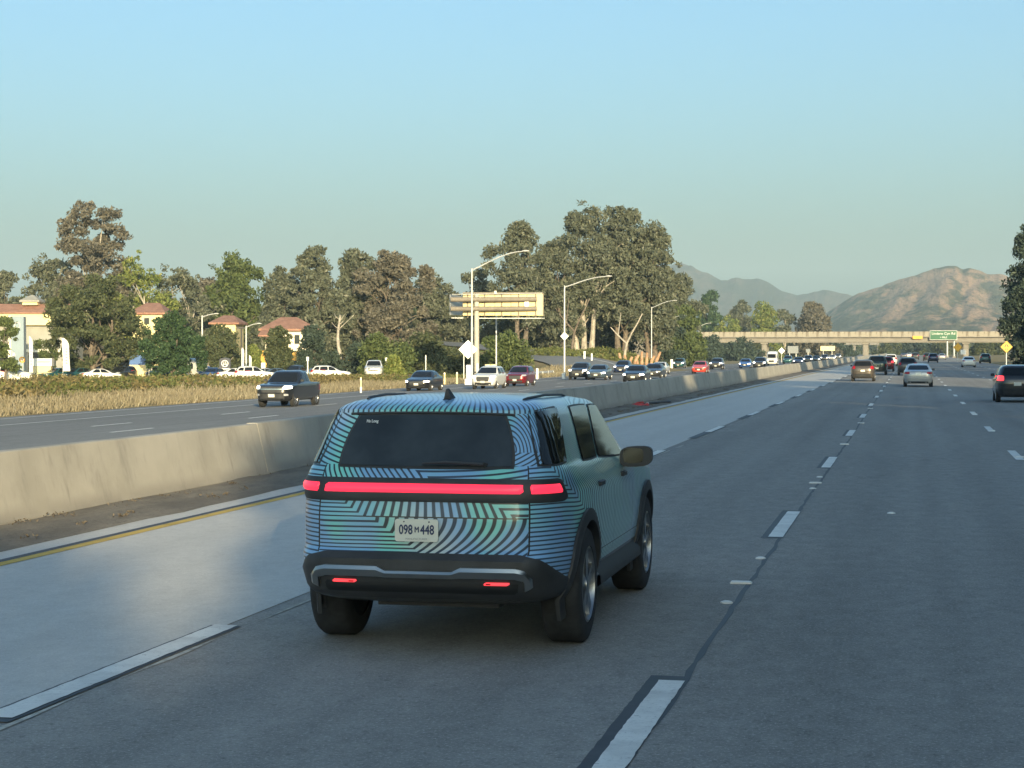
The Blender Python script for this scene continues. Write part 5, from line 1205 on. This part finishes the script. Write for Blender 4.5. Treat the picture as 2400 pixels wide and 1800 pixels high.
for px, lb in ((2220, 'grey sign post under the bridge left of the pier'), (2236, 'grey sign post under the bridge nearest the pier')):
    p = gp(px, 838); t = empty('sign_post', p, 0, lb, 'post'); MB().tube([(0, 0, 0), (0, 0, 5.2)], 0.28, 8).build('post', m_galv, t, True); MB().cbox(-0.5, 0.5, -0.5, 0.5, 0, 0.4, 0.1).build('footing', m_oc, t)
# ------------------------------------------------------------------ billboard seen from behind
def billboard():
    d = 205.0; s = d / FPX; p = dp(1117, 840, d); p.z = zground(p.x, p.y)
    t = empty('billboard', p, YAW, 'V-shaped billboard on one thick pole, lit cream back', 'billboard')
    Z = lambda py: topz(py, d) - p.z; Xp = lambda px: (px - 1117) * s
    m_bb = pmat('billboard back cream', (0.72, 0.60, 0.30), 0.6, var=0.05, scale=1); m_steel = pmat('shadow dark steel', (0.20, 0.175, 0.14), 0.7, var=0.15, scale=2)  # steel tone darkened to carry the shadow on the billboard beams
    MB().tube([(0, 0.3, -0.3), (0, 0.3, Z(690))], [0.30, 0.27], 16).build('pole', pmat('pole grey', (0.42, 0.40, 0.34), 0.6, var=0.08, scale=1), t, True)
    pan = empty('panel'); pan.parent = t
    x0, x1 = Xp(1084), Xp(1273); n = 5
    for k in range(n):
        a, b_ = x0 + (x1 - x0) * k / n, x0 + (x1 - x0) * (k + 1) / n
        MB().cbox(a + 0.015, b_ - 0.015, 1.0, 1.12, Z(739), Z(688), 0.02).build('panel_sheet', m_bb, pan)
    MB().box(x0, x1, 0.95, 1.16, Z(687.5), Z(684.5)).build('frame', m_steel, pan); MB().box(x1, x1 + 0.08, 0.95, 1.16, Z(740), Z(686)).build('frame', m_steel, pan)
    for py in (702, 724):
        MB().tube([(Xp(1056), -0.15, Z(py)), (Xp(1258), 0.75, Z(py - 1))], 0.27, 10).build('beam', m_steel, t, True)  # beams thickened so they also cover their shadow on the panel
    for px in (1096, 1136, 1176, 1216, 1256):
        MB().cbox(Xp(px) - 0.06, Xp(px) + 0.06, 0.80, 0.92, Z(741), Z(688), 0.02).build('upright', m_steel, t)
        MB().box(Xp(px) - 0.06, Xp(px) + 0.06, 0.3, 1.5, Z(745), Z(743)).build('bracket', m_steel, t)
    MB().box(Xp(1120), Xp(1277), 0.25, 0.85, Z(746.5), Z(745)).build('catwalk', m_galv, t)
    MB().tube([(Xp(1060), 0.2, Z(690)), (Xp(1270), 0.9, Z(687))], 0.05, 6).build('top_rail', m_galv, t)
    MB().cbox(Xp(1158), Xp(1164), 0.9, 1.1, Z(690), Z(681), 0.02).build('antenna_box', m_cwhite, t); MB().cbox(Xp(1229), Xp(1240), 0.7, 0.79, Z(719), Z(706), 0.02).build('junction_box', m_alu, t)
    far = empty('far_panel'); far.parent = t                        # the second face, swung away behind the first
    MB().add([(Xp(1056), 0.4, Z(738)), (Xp(1090), 6.4, Z(736)), (Xp(1090), 6.4, Z(692)), (Xp(1056), 0.4, Z(690)), (Xp(1056) - 0.12, 0.46, Z(738)), (Xp(1090) - 0.12, 6.46, Z(736)), (Xp(1090) - 0.12, 6.46, Z(692)), (Xp(1056) - 0.12, 0.46, Z(690))],
             [(0, 1, 2, 3), (7, 6, 5, 4), (0, 4, 5, 1), (1, 5, 6, 2), (2, 6, 7, 3), (3, 7, 4, 0)]).build('panel_sheet', m_alu, far)
    MB().box(Xp(1058), Xp(1086), 0.1, 0.5, Z(746), Z(744.5)).build('catwalk', m_galv, far)
billboard()
p = dp(1163, 840, 215); p.z = zground(p.x, p.y); t = empty('utility_pole', p, 0, 'thin grey pole standing under the billboard', 'pole'); Hh = topz(735, 215) - p.z
MB().tube([(0, 0, 0), (0, 0, Hh)], [0.11, 0.08], 8).build('pole', m_galv, t, True); MB().cbox(-0.2, 0.2, -0.2, 0.2, -0.1, 0.25, 0.04).build('base_plate', m_galv, t)
# roadside markers, cabinets and barrels
def marker(px, py0, py1, w, d, label, m, cap=True, name='marker_post'):
    p = dp(px, py1, d); h = (py1 - py0) * d / FPX; ww = w * d / FPX / 2; t = empty(name, p, YAW, label, 'post')
    MB().cbox(-ww, ww, -ww * 0.6, ww * 0.6, -0.5, h, min(ww * 0.4, 0.05)).build('post', m, t)
    MB().cbox(-ww * 0.9, ww * 0.9, -ww * 0.6 - 0.012, -ww * 0.6 - 0.002, h * 0.72, h * 0.94, 0.01).build('reflector', m_swhite, t)
    if py1 - py0 > 20: MB().cbox(-ww * 1.6, ww * 1.6, -ww * 1.4, ww * 1.4, -0.5, 0.08, 0.02).build('base_plate', m_galv, t)
marker(846, 884, 909, 3.2, 128, 'cream marker post at the edge of the scrub bank', m_cream)
marker(1098, 855, 890, 11, 158, 'tall white roadside cabinet beside the first lamp post', m_swhite)
marker(1119, 851, 880, 5, 165, 'narrow white post right of the tall white cabinet', m_swhite)
marker(1042, 873, 887, 4, 160, 'short cream marker left of the tall white cabinet', m_cream)
marker(1071, 872, 886, 4, 162, 'short cream marker nearest the tall white cabinet', m_cream)
marker(1259, 863, 880, 6, 190, 'white marker panel at the guardrail end', m_swhite)
marker(1370, 823, 836, 5, 262, 'small white marker at the top of the ramp verge, left one', m_swhite)
marker(1387, 828, 842, 4, 258, 'small white marker at the top of the ramp verge, right one', m_swhite)
marker(998, 832, 873, 2.6, 185, 'thin grey pole above the black sedan', m_galv)
marker(1320, 875, 886, 7, 186, 'white cover at the foot of the second lamp post', m_swhite)
marker(1574, 842, 862, 6, 300, 'pale bollard left of the dark teal SUV', m_cwhite)
for i, (px, lb) in enumerate(((1143, 'cream crash barrel behind the white SUV roof, left of two'), (1157, 'cream crash barrel behind the white SUV roof, right of two'))):
    p = dp(px, 876, 180); t = empty('crash_barrel', p, 0, lb, 'barrel')
    MB().lathe([(-0.3, 0.26), (0.75, 0.27), (0.82, 0.30), (0.86, 0.30), (0.87, 0.001)], 14, 'z').build('drum', m_cwhite, t, True)
    MB().lathe([(0.86, 0.31), (0.91, 0.31), (0.93, 0.25), (0.935, 0.001)], 14, 'z').build('lid', m_cream, t, True)
gr = empty('guardrail', gpo(1246, 886), 0, 'short steel guardrail at the off-ramp mouth', 'guardrail')
MB().grid([[(0.0 - 0.05 * k + o_, 14.0 * k / 6, z_) for k in range(7)] for o_, z_ in ((0, 0.42), (0.05, 0.47), (0, 0.54), (0.05, 0.61), (0, 0.67))]).build('rail', m_galv, gr)
for k in range(5): MB().cbox(-0.12, -0.02, 3.2 * k + 0.2, 3.2 * k + 0.35, -0.4, 0.66, 0.02).build('post', m_galv, gr)
# off-ramp
rows = [[], [], [], []]
for i, (x0, y0, z0) in enumerate(RAMP):
    a = RAMP[max(0, i - 1)]; b_ = RAMP[min(len(RAMP) - 1, i + 1)]; dx, dy = b_[0] - a[0], b_[1] - a[1]; q = math.hypot(dx, dy); nx, ny = -dy / q, dx / q
    for k, o_ in enumerate((-5.2, -4.0, 4.0, 5.2)): rows[k].append((x0 + nx * o_, y0 + ny * o_, z0 + 0.10))
rp = MB().grid(rows).build('off_ramp', m_asph2); tag(rp, 'grey off-ramp climbing away past the grove', kind='structure')
MB().grid([[(a[0] * 0.98 + b_[0] * 0.02, a[1] * 0.98 + b_[1] * 0.02, a[2] + 0.012) for a, b_ in zip(rows[1], rows[2])], [(a[0] * 0.955 + b_[0] * 0.045, a[1] * 0.955 + b_[1] * 0.045, a[2] + 0.012) for a, b_ in zip(rows[1], rows[2])]]).build('edge_line', m_white, rp)
# debris on the median dirt
m_dred = pmat('debris red', (0.42, 0.05, 0.05), 0.5); p = gp(1503, 953)
t = empty('road_debris', (p.x, p.y, 0.05), 0.5, 'crumpled red plastic debris lying by the barrier', 'debris')
rg = np.random.default_rng(5)
mb = MB(); P_ = [[(0.34 * math.cos(a) * k + rg.normal() * 0.03, 0.26 * math.sin(a) * k + rg.normal() * 0.03, 0.12 * (1 - k) + 0.03 + rg.normal() * 0.04) for a in [2 * math.pi * j / 9 for j in range(10)]] for k in (1, 0.8, 0.5, 0.05)]
mb.grid(P_).build('shell', m_dred, t); MB().box(-0.1, 0.22, -0.05, 0.1, -0.02, 0.09).build('bracket', m_clad, t)
p = gp(1545, 948); t = empty('hose', (p.x, p.y, 0.05), 0, 'black hose lying on the median dirt', 'hose')
MB().tube([(-0.3, -1.2, 0.02), (0.05, -0.6, 0.05), (-0.1, 0.4, 0.02), (0.2, 1.4, 0.03), (0.1, 2.6, 0.02)], 0.045, 6).build('hose_body', m_clad, t, True); MB().tube([(-0.3, -1.35, 0.02), (-0.3, -1.2, 0.02)], 0.06, 8).build('coupling', m_galv, t)

# ------------------------------------------------------------------ dealership buildings
m_tile, b = newmat('red clay roof tiles'); v = coords('Object'); x, y, z = sep(v)
n1 = noise(v, 1.2, 4); c = cmix((0.27, 0.14, 0.095), (0.37, 0.20, 0.14), xstep(0.3, 0.7, n1)); c = cmix(c, (0.17, 0.09, 0.065), xstep(0.55, 0.75, noise(v, 4.0, 3)))
setin(b, 'Base Color', c); b.inputs['Roughness'].default_value = 0.85
m_gwall = pmat('grey render', (0.30, 0.30, 0.27), 0.85, var=0.08, scale=0.6); m_owall = pmat('ochre wall', (0.62, 0.34, 0.07), 0.8, var=0.1, scale=0.8); m_bgrey = pmat('blue grey cladding', (0.22, 0.29, 0.34), 0.5, var=0.08, scale=0.6)
m_shop = pmat('shop glass', (0.03, 0.04, 0.045), 0.08, spec=0.6)
class Bld:
    def __init__(s, px, d, name, label, rot=0.0):
        s.d = d; s.px = px; p = dp(px, 840, d); p.z = zground(p.x, p.y); s.z0 = p.z
        s.t = empty(name, p, YAW + rot, label, 'building')
    def x(s, px): return (px - s.px) * s.d / FPX
    def z(s, py): return topz(py, s.d) - s.z0
def hip(x0, x1, y0, y1, ze, zr, ins, over=0.6):
    x0 -= over; x1 += over; y0 -= over; y1 += over; ym = (y0 + y1) / 2; rx0, rx1 = x0 + ins, x1 - ins
    return MB().add([(x0, y0, ze), (x1, y0, ze), (x1, y1, ze), (x0, y1, ze), (rx0, ym, zr), (rx1, ym, zr), (x0, y0, ze - 0.25), (x1, y0, ze - 0.25), (x1, y1, ze - 0.25), (x0, y1, ze - 0.25)],
                    [(0, 1, 5, 4), (1, 2, 5), (2, 3, 4, 5), (3, 0, 4), (0, 6, 7, 1), (1, 7, 8, 2), (2, 8, 9, 3), (3, 9, 6, 0), (6, 9, 8, 7)])
# cream showroom
B = Bld(20, 255, 'showroom', 'cream showroom with red tile roof and little cupola'); W0, W1 = B.x(-140), B.x(150)
MB().box(W0, W1, 0.2, 14, B.z(762), B.z(732)).build('wall', m_cream, B.t); MB().box(W0 + 0.5, W1 - 0.5, 1.2, 13.5, 0, B.z(762)).build('lower_wall', m_gwall, B.t)
MB().add([(W0 - 0.4, -0.2, B.z(732.5)), (W1 + 0.4, -0.2, B.z(732.5)), (W1 + 0.4, 3.2, B.z(711)), (W0 - 0.4, 3.2, B.z(711)), (W0 - 0.4, 14.4, B.z(732)), (W1 + 0.4, 14.4, B.z(732)), (W0 - 0.4, -0.2, B.z(735)), (W1 + 0.4, -0.2, B.z(735))], [(0, 1, 2, 3), (3, 2, 5, 4), (0, 6, 7, 1)]).build('roof', m_tile, B.t)
MB().box(B.x(46), B.x(81), 1.6, 4.2, B.z(714), B.z(703)).build('cupola', m_cream, B.t); c2 = hip(B.x(46), B.x(81), 1.6, 4.2, B.z(703), B.z(690), 1.2, 0.35); c2.build('cupola_roof', m_gwall, B.t)
for k in range(7):
    a = W0 + 1 + k * (W1 - W0 - 2) / 7; w = MB().cbox(a, a + 1.75, 1.10, 1.19, 0.3, 3.1, 0.02).build('window', m_shop, B.t); MB().box(a - 0.08, a, 1.06, 1.2, 0.3, 3.1).build('mullion', m_cwhite, w)
MB().box(W0, W1, 0.9, 1.18, 3.2, 3.6).build('fascia', m_cwhite, B.t)
B = Bld(40, 236, 'sign_pylon', 'blue grey pylon in front of the cream showroom')
MB().cbox(B.x(26), B.x(56), 0, 1.2, 0, B.z(742), 0.04).build('tower', m_bgrey, B.t); MB().cbox(B.x(18), B.x(26) - 0.01, 0.1, 1.1, 0, B.z(741), 0.03).build('side_slab', m_cwhite, B.t); MB().lathe([(-0.06, 0.42), (0.0, 0.42), (0.0, 0.30), (-0.06, 0.30)], 20, 'y', (B.x(41), -0.02, B.z(762))).build('emblem', m_alu, B.t)
B = Bld(345, 268, 'tile_roof_house', 'small cream building with red roof glimpsed right of the oak')
MB().box(B.x(310), B.x(380), 0, 9, 0, B.z(733)).build('wall', m_cream, B.t); hip(B.x(310), B.x(380), 0, 9, B.z(733), B.z(708), 1.8).build('roof', m_tile, B.t)
MB().cbox(B.x(338), B.x(350), -0.06, 0.02, B.z(760), B.z(745), 0.02).build('window', m_shop, B.t)
B = Bld(535, 264, 'tile_roof_house', 'small red-roofed building behind the pale lot lamps')
MB().box(B.x(500), B.x(552), 0, 8, 0, B.z(756)).build('wall', m_cream, B.t); hip(B.x(500), B.x(552), 0, 8, B.z(756), B.z(738), 1.4).build('roof', m_tile, B.t); MB().cbox(B.x(515), B.x(530), -0.06, 0.02, B.z(800), B.z(775), 0.02).build('window', m_shop, B.t)
B = Bld(678, 256, 'hip_roof_house', 'cream building with wide red hip roof and ochre arches', 0.12)
MB().box(B.x(622), B.x(732), 0, 9, B.z(825), B.z(770)).build('wall', m_cwhite, B.t); hip(B.x(622), B.x(732), 0, 9, B.z(771), B.z(742), 3.0, 0.9).build('roof', m_tile, B.t)
MB().add([(B.x(606), -3.2, B.z(786)), (B.x(662), -3.2, B.z(786)), (B.x(658), 0.0, B.z(766)), (B.x(618), 0.0, B.z(766)), (B.x(606), -3.2, B.z(789)), (B.x(662), -3.2, B.z(789))], [(0, 1, 2, 3), (0, 4, 5, 1)]).build('porch_roof', m_tile, B.t)
for a, b_ in ((612, 626), (656, 668), (676, 706)):
    MB().cbox(B.x(a), B.x(b_), -2.8, -0.2, 0, B.z(826 if b_ < 700 else 822), 0.05).build('ochre_pier', m_owall, B.t)
MB().box(B.x(606), B.x(712), -2.6, 0, B.z(830), B.z(822)).build('lintel', m_owall, B.t)
for a in (682,): MB().cbox(B.x(a), B.x(a + 16), -2.9, -2.82, 0, B.z(845), 0.05).build('door', m_shop, B.t)
for a in (640, 690): MB().cbox(B.x(a), B.x(a + 12), -0.06, 0.03, B.z(806), B.z(785), 0.02).build('window', m_shop, B.t)
# signs of the lots
B = Bld(98, 212, 'monument_sign', 'cream boxed monument sign near the left banners'); B.t['category'] = 'sign'
MB().cbox(B.x(78), B.x(119), 0, 1.0, 0, B.z(858), 0.04).build('base', m_cream, B.t); MB().cbox(B.x(73), B.x(122), -0.1, 1.1, B.z(858), B.z(840), 0.03).build('panel', m_swhite, B.t); MB().cbox(B.x(88), B.x(118), -0.125, -0.10, B.z(850), B.z(846), 0.005).build('lettering', pmat('faded green print', (0.38, 0.46, 0.36), 0.6), B.t)
B = Bld(325, 212, 'monument_sign', 'cream monument sign with rounded blue top'); B.t['category'] = 'sign'
MB().cbox(B.x(303), B.x(346), 0, 1.0, 0, B.z(855), 0.04).build('base', m_cream, B.t)
MB().prism([(B.x(303), B.z(855)), (B.x(346), B.z(855)), (B.x(344), B.z(838)), (B.x(336), B.z(832)), (B.x(313), B.z(832)), (B.x(305), B.z(838))], -0.06, 1.06).build('panel', pmat('sign blue', (0.05, 0.13, 0.34), 0.35), B.t)
B = Bld(527, 210, 'emblem_sign', 'navy arched sign with white ringed letter emblem'); B.t['category'] = 'sign'
MB().prism([(B.x(515), 0), (B.x(539), 0), (B.x(540), B.z(843)), (B.x(536), B.z(840)), (B.x(527), B.z(838)), (B.x(518), B.z(840)), (B.x(514), B.z(843))], 0, 0.5).build('panel', pmat('sign navy', (0.012, 0.02, 0.045), 0.4), B.t)
rx, rz = B.x(527), B.z(852)
MB().lathe([(-0.03, 0.40), (-0.03, 0.32), (0.01, 0.32), (0.01, 0.40), (-0.03, 0.40)], 28, 'y', (rx, -0.01, rz)).build('emblem_ring', m_swhite, B.t)
for s in (-1, 1): MB().prism([(rx + s * 0.05, rz + 0.26), (rx + s * 0.10, rz + 0.26), (rx + s * 0.22, rz - 0.22), (rx + s * 0.14, rz - 0.24)], -0.035, -0.005).build('emblem_stroke', m_swhite, B.t)
MB().box(rx - 0.10, rx + 0.10, -0.034, -0.006, rz - 0.10, rz - 0.04).build('emblem_bar', m_swhite, B.t); MB().box(B.x(516), B.x(538), -0.034, 0, B.z(866), B.z(863)).build('name_strip', m_swhite, B.t)
p = dp(52, 843, 214); zg = zground(p.x, p.y); t = empty('disc_sign', (p.x, p.y, zg), YAW, 'orange round sign on a post at far left', 'sign')
MB().lathe([(-0.04, 0.001), (-0.04, 0.36), (0.04, 0.36), (0.04, 0.001)], 22, 'y', (0, 0, p.z - zg)).build('disc', m_sorange, t); MB().tube([(0, 0.1, 0), (0, 0.1, p.z - zg)], 0.05, 6).build('post', m_galv, t); MB().lathe([(-0.05, 0.20), (-0.05, 0.11), (-0.045, 0.11)], 14, 'y', (0.02, -0.005, p.z - zg)).build('symbol', m_swhite, t)
m_ban = pmat('banner cloth', (0.74, 0.71, 0.66), 0.8, var=0.05, scale=2); m_bprint = pmat('banner print', (0.30, 0.30, 0.32), 0.8)
def banner(px, py0, py1, w, d, label, lean=0.0):
    p = dp(px, py1, d); zg = zground(p.x, p.y); z0 = p.z - zg; h = (py1 - py0) * d / FPX; ww = w * d / FPX; t = empty('feather_banner', (p.x, p.y, zg), YAW, label, 'banner', 'feather banners along the lots')
    MB().tube([(-ww / 2, 0.02, 0), (-ww / 2, 0.02, z0 + h * 0.8), (-ww * 0.45 + lean * 0.5, 0.02, z0 + h)], [0.03, 0.025, 0.015], 6).build('pole', m_galv, t)
    rows = []
    for i in range(13):
        k = i / 12; z = z0 + h * k; wk = ww * (1 - 0.10 * k) * (1 if k < 0.75 else math.sqrt(max(0.02, 1 - ((k - 0.75) / 0.26) ** 2))); rows.append([(-ww / 2 + lean * k * 0.5 + wk * q, 0.06 * math.sin(k * 5 + q * 3), z) for q in (0, 0.25, 0.5, 0.75, 1)])
    MB().grid(rows).build('cloth', m_ban, t, True)
    for k in range(6): z = z0 + h * (0.22 + 0.085 * k); o = MB().box(-ww * 0.12, ww * 0.16, -0.075, -0.068, z, z + h * 0.045).build('print', m_bprint, t)
banner(73, 788, 874, 9, 206, 'tall white feather banner left of the monument sign'); banner(156, 792, 870, 17, 204, 'widest white feather banner right of the monument sign', -0.2)
banner(353, 804, 868, 8, 205, 'slim white banner beside the blue-topped sign', 0.25); banner(569, 815, 860, 6, 215, 'short white banner at the foot of the dark lot lamp', 0.1); banner(587, 833, 866, 6, 212, 'small white banner right of the pale lot lamp'); banner(33, 823, 872, 6, 216, 'narrow pale banner at the left photo edge')
boardsign(612, 622, 850, 868, 214, 'white panel standing before the ochre arches', m_swhite); boardsign(428, 438, 837, 851, 222, 'small orange panel behind the lot cars', m_sorange); boardsign(474, 485, 838, 866, 222, 'blue upright panel behind the lot cars', pmat('panel blue', (0.10, 0.24, 0.50), 0.5)); boardsign(718, 724, 836, 846, 190, 'small white sign on a post at the scrub bank', m_swhite, posts=1); boardsign(903, 909, 838, 846, 205, 'small white sign on a post among the bushes', m_swhite, posts=1)
# parked cars
LOT = 'cars parked on the dealer lots'
def parked(px, d, style, color, label, rz, lod=1):
    p = dp(px, 860, d); p.z = zground(p.x, p.y); car(style, color, p, YAW + rz, label, LOT, 0, lod=lod)
parked(30, 203, 'suv', 'white', 'white SUV parked side-on at the left photo edge', -math.pi / 2)
parked(135, 212, 'sedan', 'teal', 'dark teal sedan parked behind the cream monument sign', 2.5); parked(182, 213, 'sedan', 'teal', 'dark teal sedan parked right of the widest banner', 2.4)
parked(208, 216, 'hatch', 'navy', 'dark blue hatchback parked in the second row by the oak', 2.4); parked(238, 204, 'sedan', 'white', 'white sedan parked in front of the big oak trunk', -1.15)
parked(285, 210, 'suv', 'charcoal', 'charcoal SUV parked left of the blue-topped sign', 2.8); parked(374, 210, 'suv', 'navy', 'navy SUV parked under the dark green tree', 2.9); parked(408, 212, 'sedan', 'black', 'black sedan parked under the dark green tree', 2.8)
parked(442, 208, 'van', 'white', 'white van parked in front of the small orange panel', 2.7); parked(466, 210, 'suv', 'blue', 'blue SUV parked beside the white van', 2.9); parked(498, 208, 'hatch', 'navy', 'navy hatchback parked left of the emblem sign', 2.9)
parked(556, 208, 'sedan', 'white', 'white sedan parked right of the emblem sign', -1.3); parked(598, 203, 'suv', 'white', 'white SUV parked below the pale lot lamp', -1.4); parked(628, 206, 'sedan', 'silver', 'silver sedan parked behind the pickup cab', -1.5); parked(655, 204, 'sedan', 'slate', 'slate sedan parked before the ochre arches', -1.4)
parked(690, 220, 'suv', 'charcoal', 'charcoal SUV parked at the ochre arches door', 3.0); parked(748, 212, 'sedan', 'slate', 'slate sedan parked right of the hip roof house', -1.3); parked(775, 208, 'suv', 'white', 'white SUV parked at the pale leafless trunk', -1.5)
p = dp(877, 872, 190); p.z = zground(p.x, p.y) + 0.35; car('pickup', 'white', p, math.pi + 0.25, 'white pickup coming along the frontage road behind the scrub', None, 0, lod=1)

# ------------------------------------------------------------------ grasses and scrub on the bank
m_dry = leafmat('dry grass straw', (0.24, 0.21, 0.13), (0.35, 0.30, 0.20), (0.48, 0.43, 0.31), 0.3)
m_scr = leafmat('brown green scrub', (0.11, 0.095, 0.04), (0.20, 0.165, 0.075), (0.30, 0.23, 0.11), 0.2)
m_ice = leafmat('green scrub', (0.075, 0.095, 0.03), (0.14, 0.155, 0.05), (0.22, 0.19, 0.08), 0.2)
def blades(n, xr, yr, hr, w, seed, dens, lean=0.5):
    rg = np.random.default_rng(seed); V = []; k = 0
    rd = random.Random(seed); pts = []
    while len(pts) < n:
        x, y = rd.uniform(*xr), rd.uniform(*yr)
        if rd.random() < dens(x, y): pts.append((x, y, zground(x, y)))
    P_ = np.array(pts); h = hr[0] + (hr[1] - hr[0]) * rg.random((n, 1)); a = rg.random(n) * 6.283
    side = np.stack([np.cos(a), np.sin(a), 0 * a], 1) * w; dirn = np.concatenate([rg.normal(size=(n, 2)) * lean * 0.5, np.ones((n, 1))], 1) * h
    V = np.stack([P_ - side - [0, 0, 0.05], P_ + side - [0, 0, 0.05], P_ + side * 0.6 + dirn * 0.6, P_ + dirn], 1).reshape(-1, 3); return V, np.arange(len(V)).reshape(-1, 4)
V, F = blades(42000, (-46.5, -40.3), (60, 185), (0.10, 0.5), 0.028, 1, lambda x, y: (0.15 + 1.0 * vn(x * 0.5, y * 0.16) ** 1.5) * (1.0 if x > -44.3 else 0.25), 0.9)
tag(link('dry_grass', npmesh('dry_grass', V, F, m_dry)), 'pale dry grass along the opposite road edge', kind='stuff')
V, F = blades(9000, (-46, -38.5), (185, 240), (0.2, 0.7), 0.05, 6, lambda x, y: vn(x * 0.4, y * 0.2), 0.7)
tag(link('dry_grass', npmesh('dry_grass', V, F, m_dry)), 'thin dry grass near the off-ramp mouth', kind='stuff')
def scrub(n, xr, yr, seed, dens, size, lm, name, label, rr=(0.40, 0.90)):
    rd = random.Random(seed); cs = []; rs = []
    while len(cs) < n:
        x, y = rd.uniform(*xr), rd.uniform(*yr)
        if rd.random() < dens(x, y): r = rd.uniform(*rr); cs.append((x, y, zground(x, y) + r * 0.25)); rs.append(r)
    V, F = leaves(np.random.default_rng(seed), cs, rs, 60, size, -0.3, 0.62, 0.45); tag(link(name, npmesh(name, V, F, lm)), label, kind='stuff')
scrub(1500, (-57, -44.2), (70, 200), 31, lambda x, y: vn(x * 0.22, y * 0.06 + 3) * 0.9 + 0.1, 0.13, m_scr, 'scrub', 'brownish low scrub covering the bank top')
scrub(900, (-56, -44.0), (80, 205), 32, lambda x, y: max(0, vn(x * 0.2 + 7, y * 0.05) - 0.35) * 1.8, 0.13, m_ice, 'ground_cover', 'green low ground cover on the bank')
scrub(420, (-60, -41), (262, 330), 33, lambda x, y: math.exp(-((x + 49.5) / 8) ** 2), 0.22, m_ice, 'ground_cover', 'green scrub on the mound before the grove', (0.5, 1.0))
rd = random.Random(8); cs = []; rs = []
for k in range(260):
    y = rd.uniform(10, 120); cs.append((rd.choice((-10.55, -10.4, -9.75)) + rd.uniform(-0.12, 0.12), y, 0.06)); rs.append(rd.uniform(0.05, 0.22))
V, F = leaves(np.random.default_rng(3), cs, rs, 16, 0.022, 0, 0.22); tag(link('litter', npmesh('litter', V, F, leafmat('dead leaves', (0.09, 0.075, 0.055), (0.16, 0.135, 0.10), (0.24, 0.21, 0.16)))), 'dead leaves and litter along the barrier foot', kind='stuff')
for r_, _s in TPL.values():
    for o in list(r_.children_recursive) + [r_]: bpy.data.objects.remove(o)
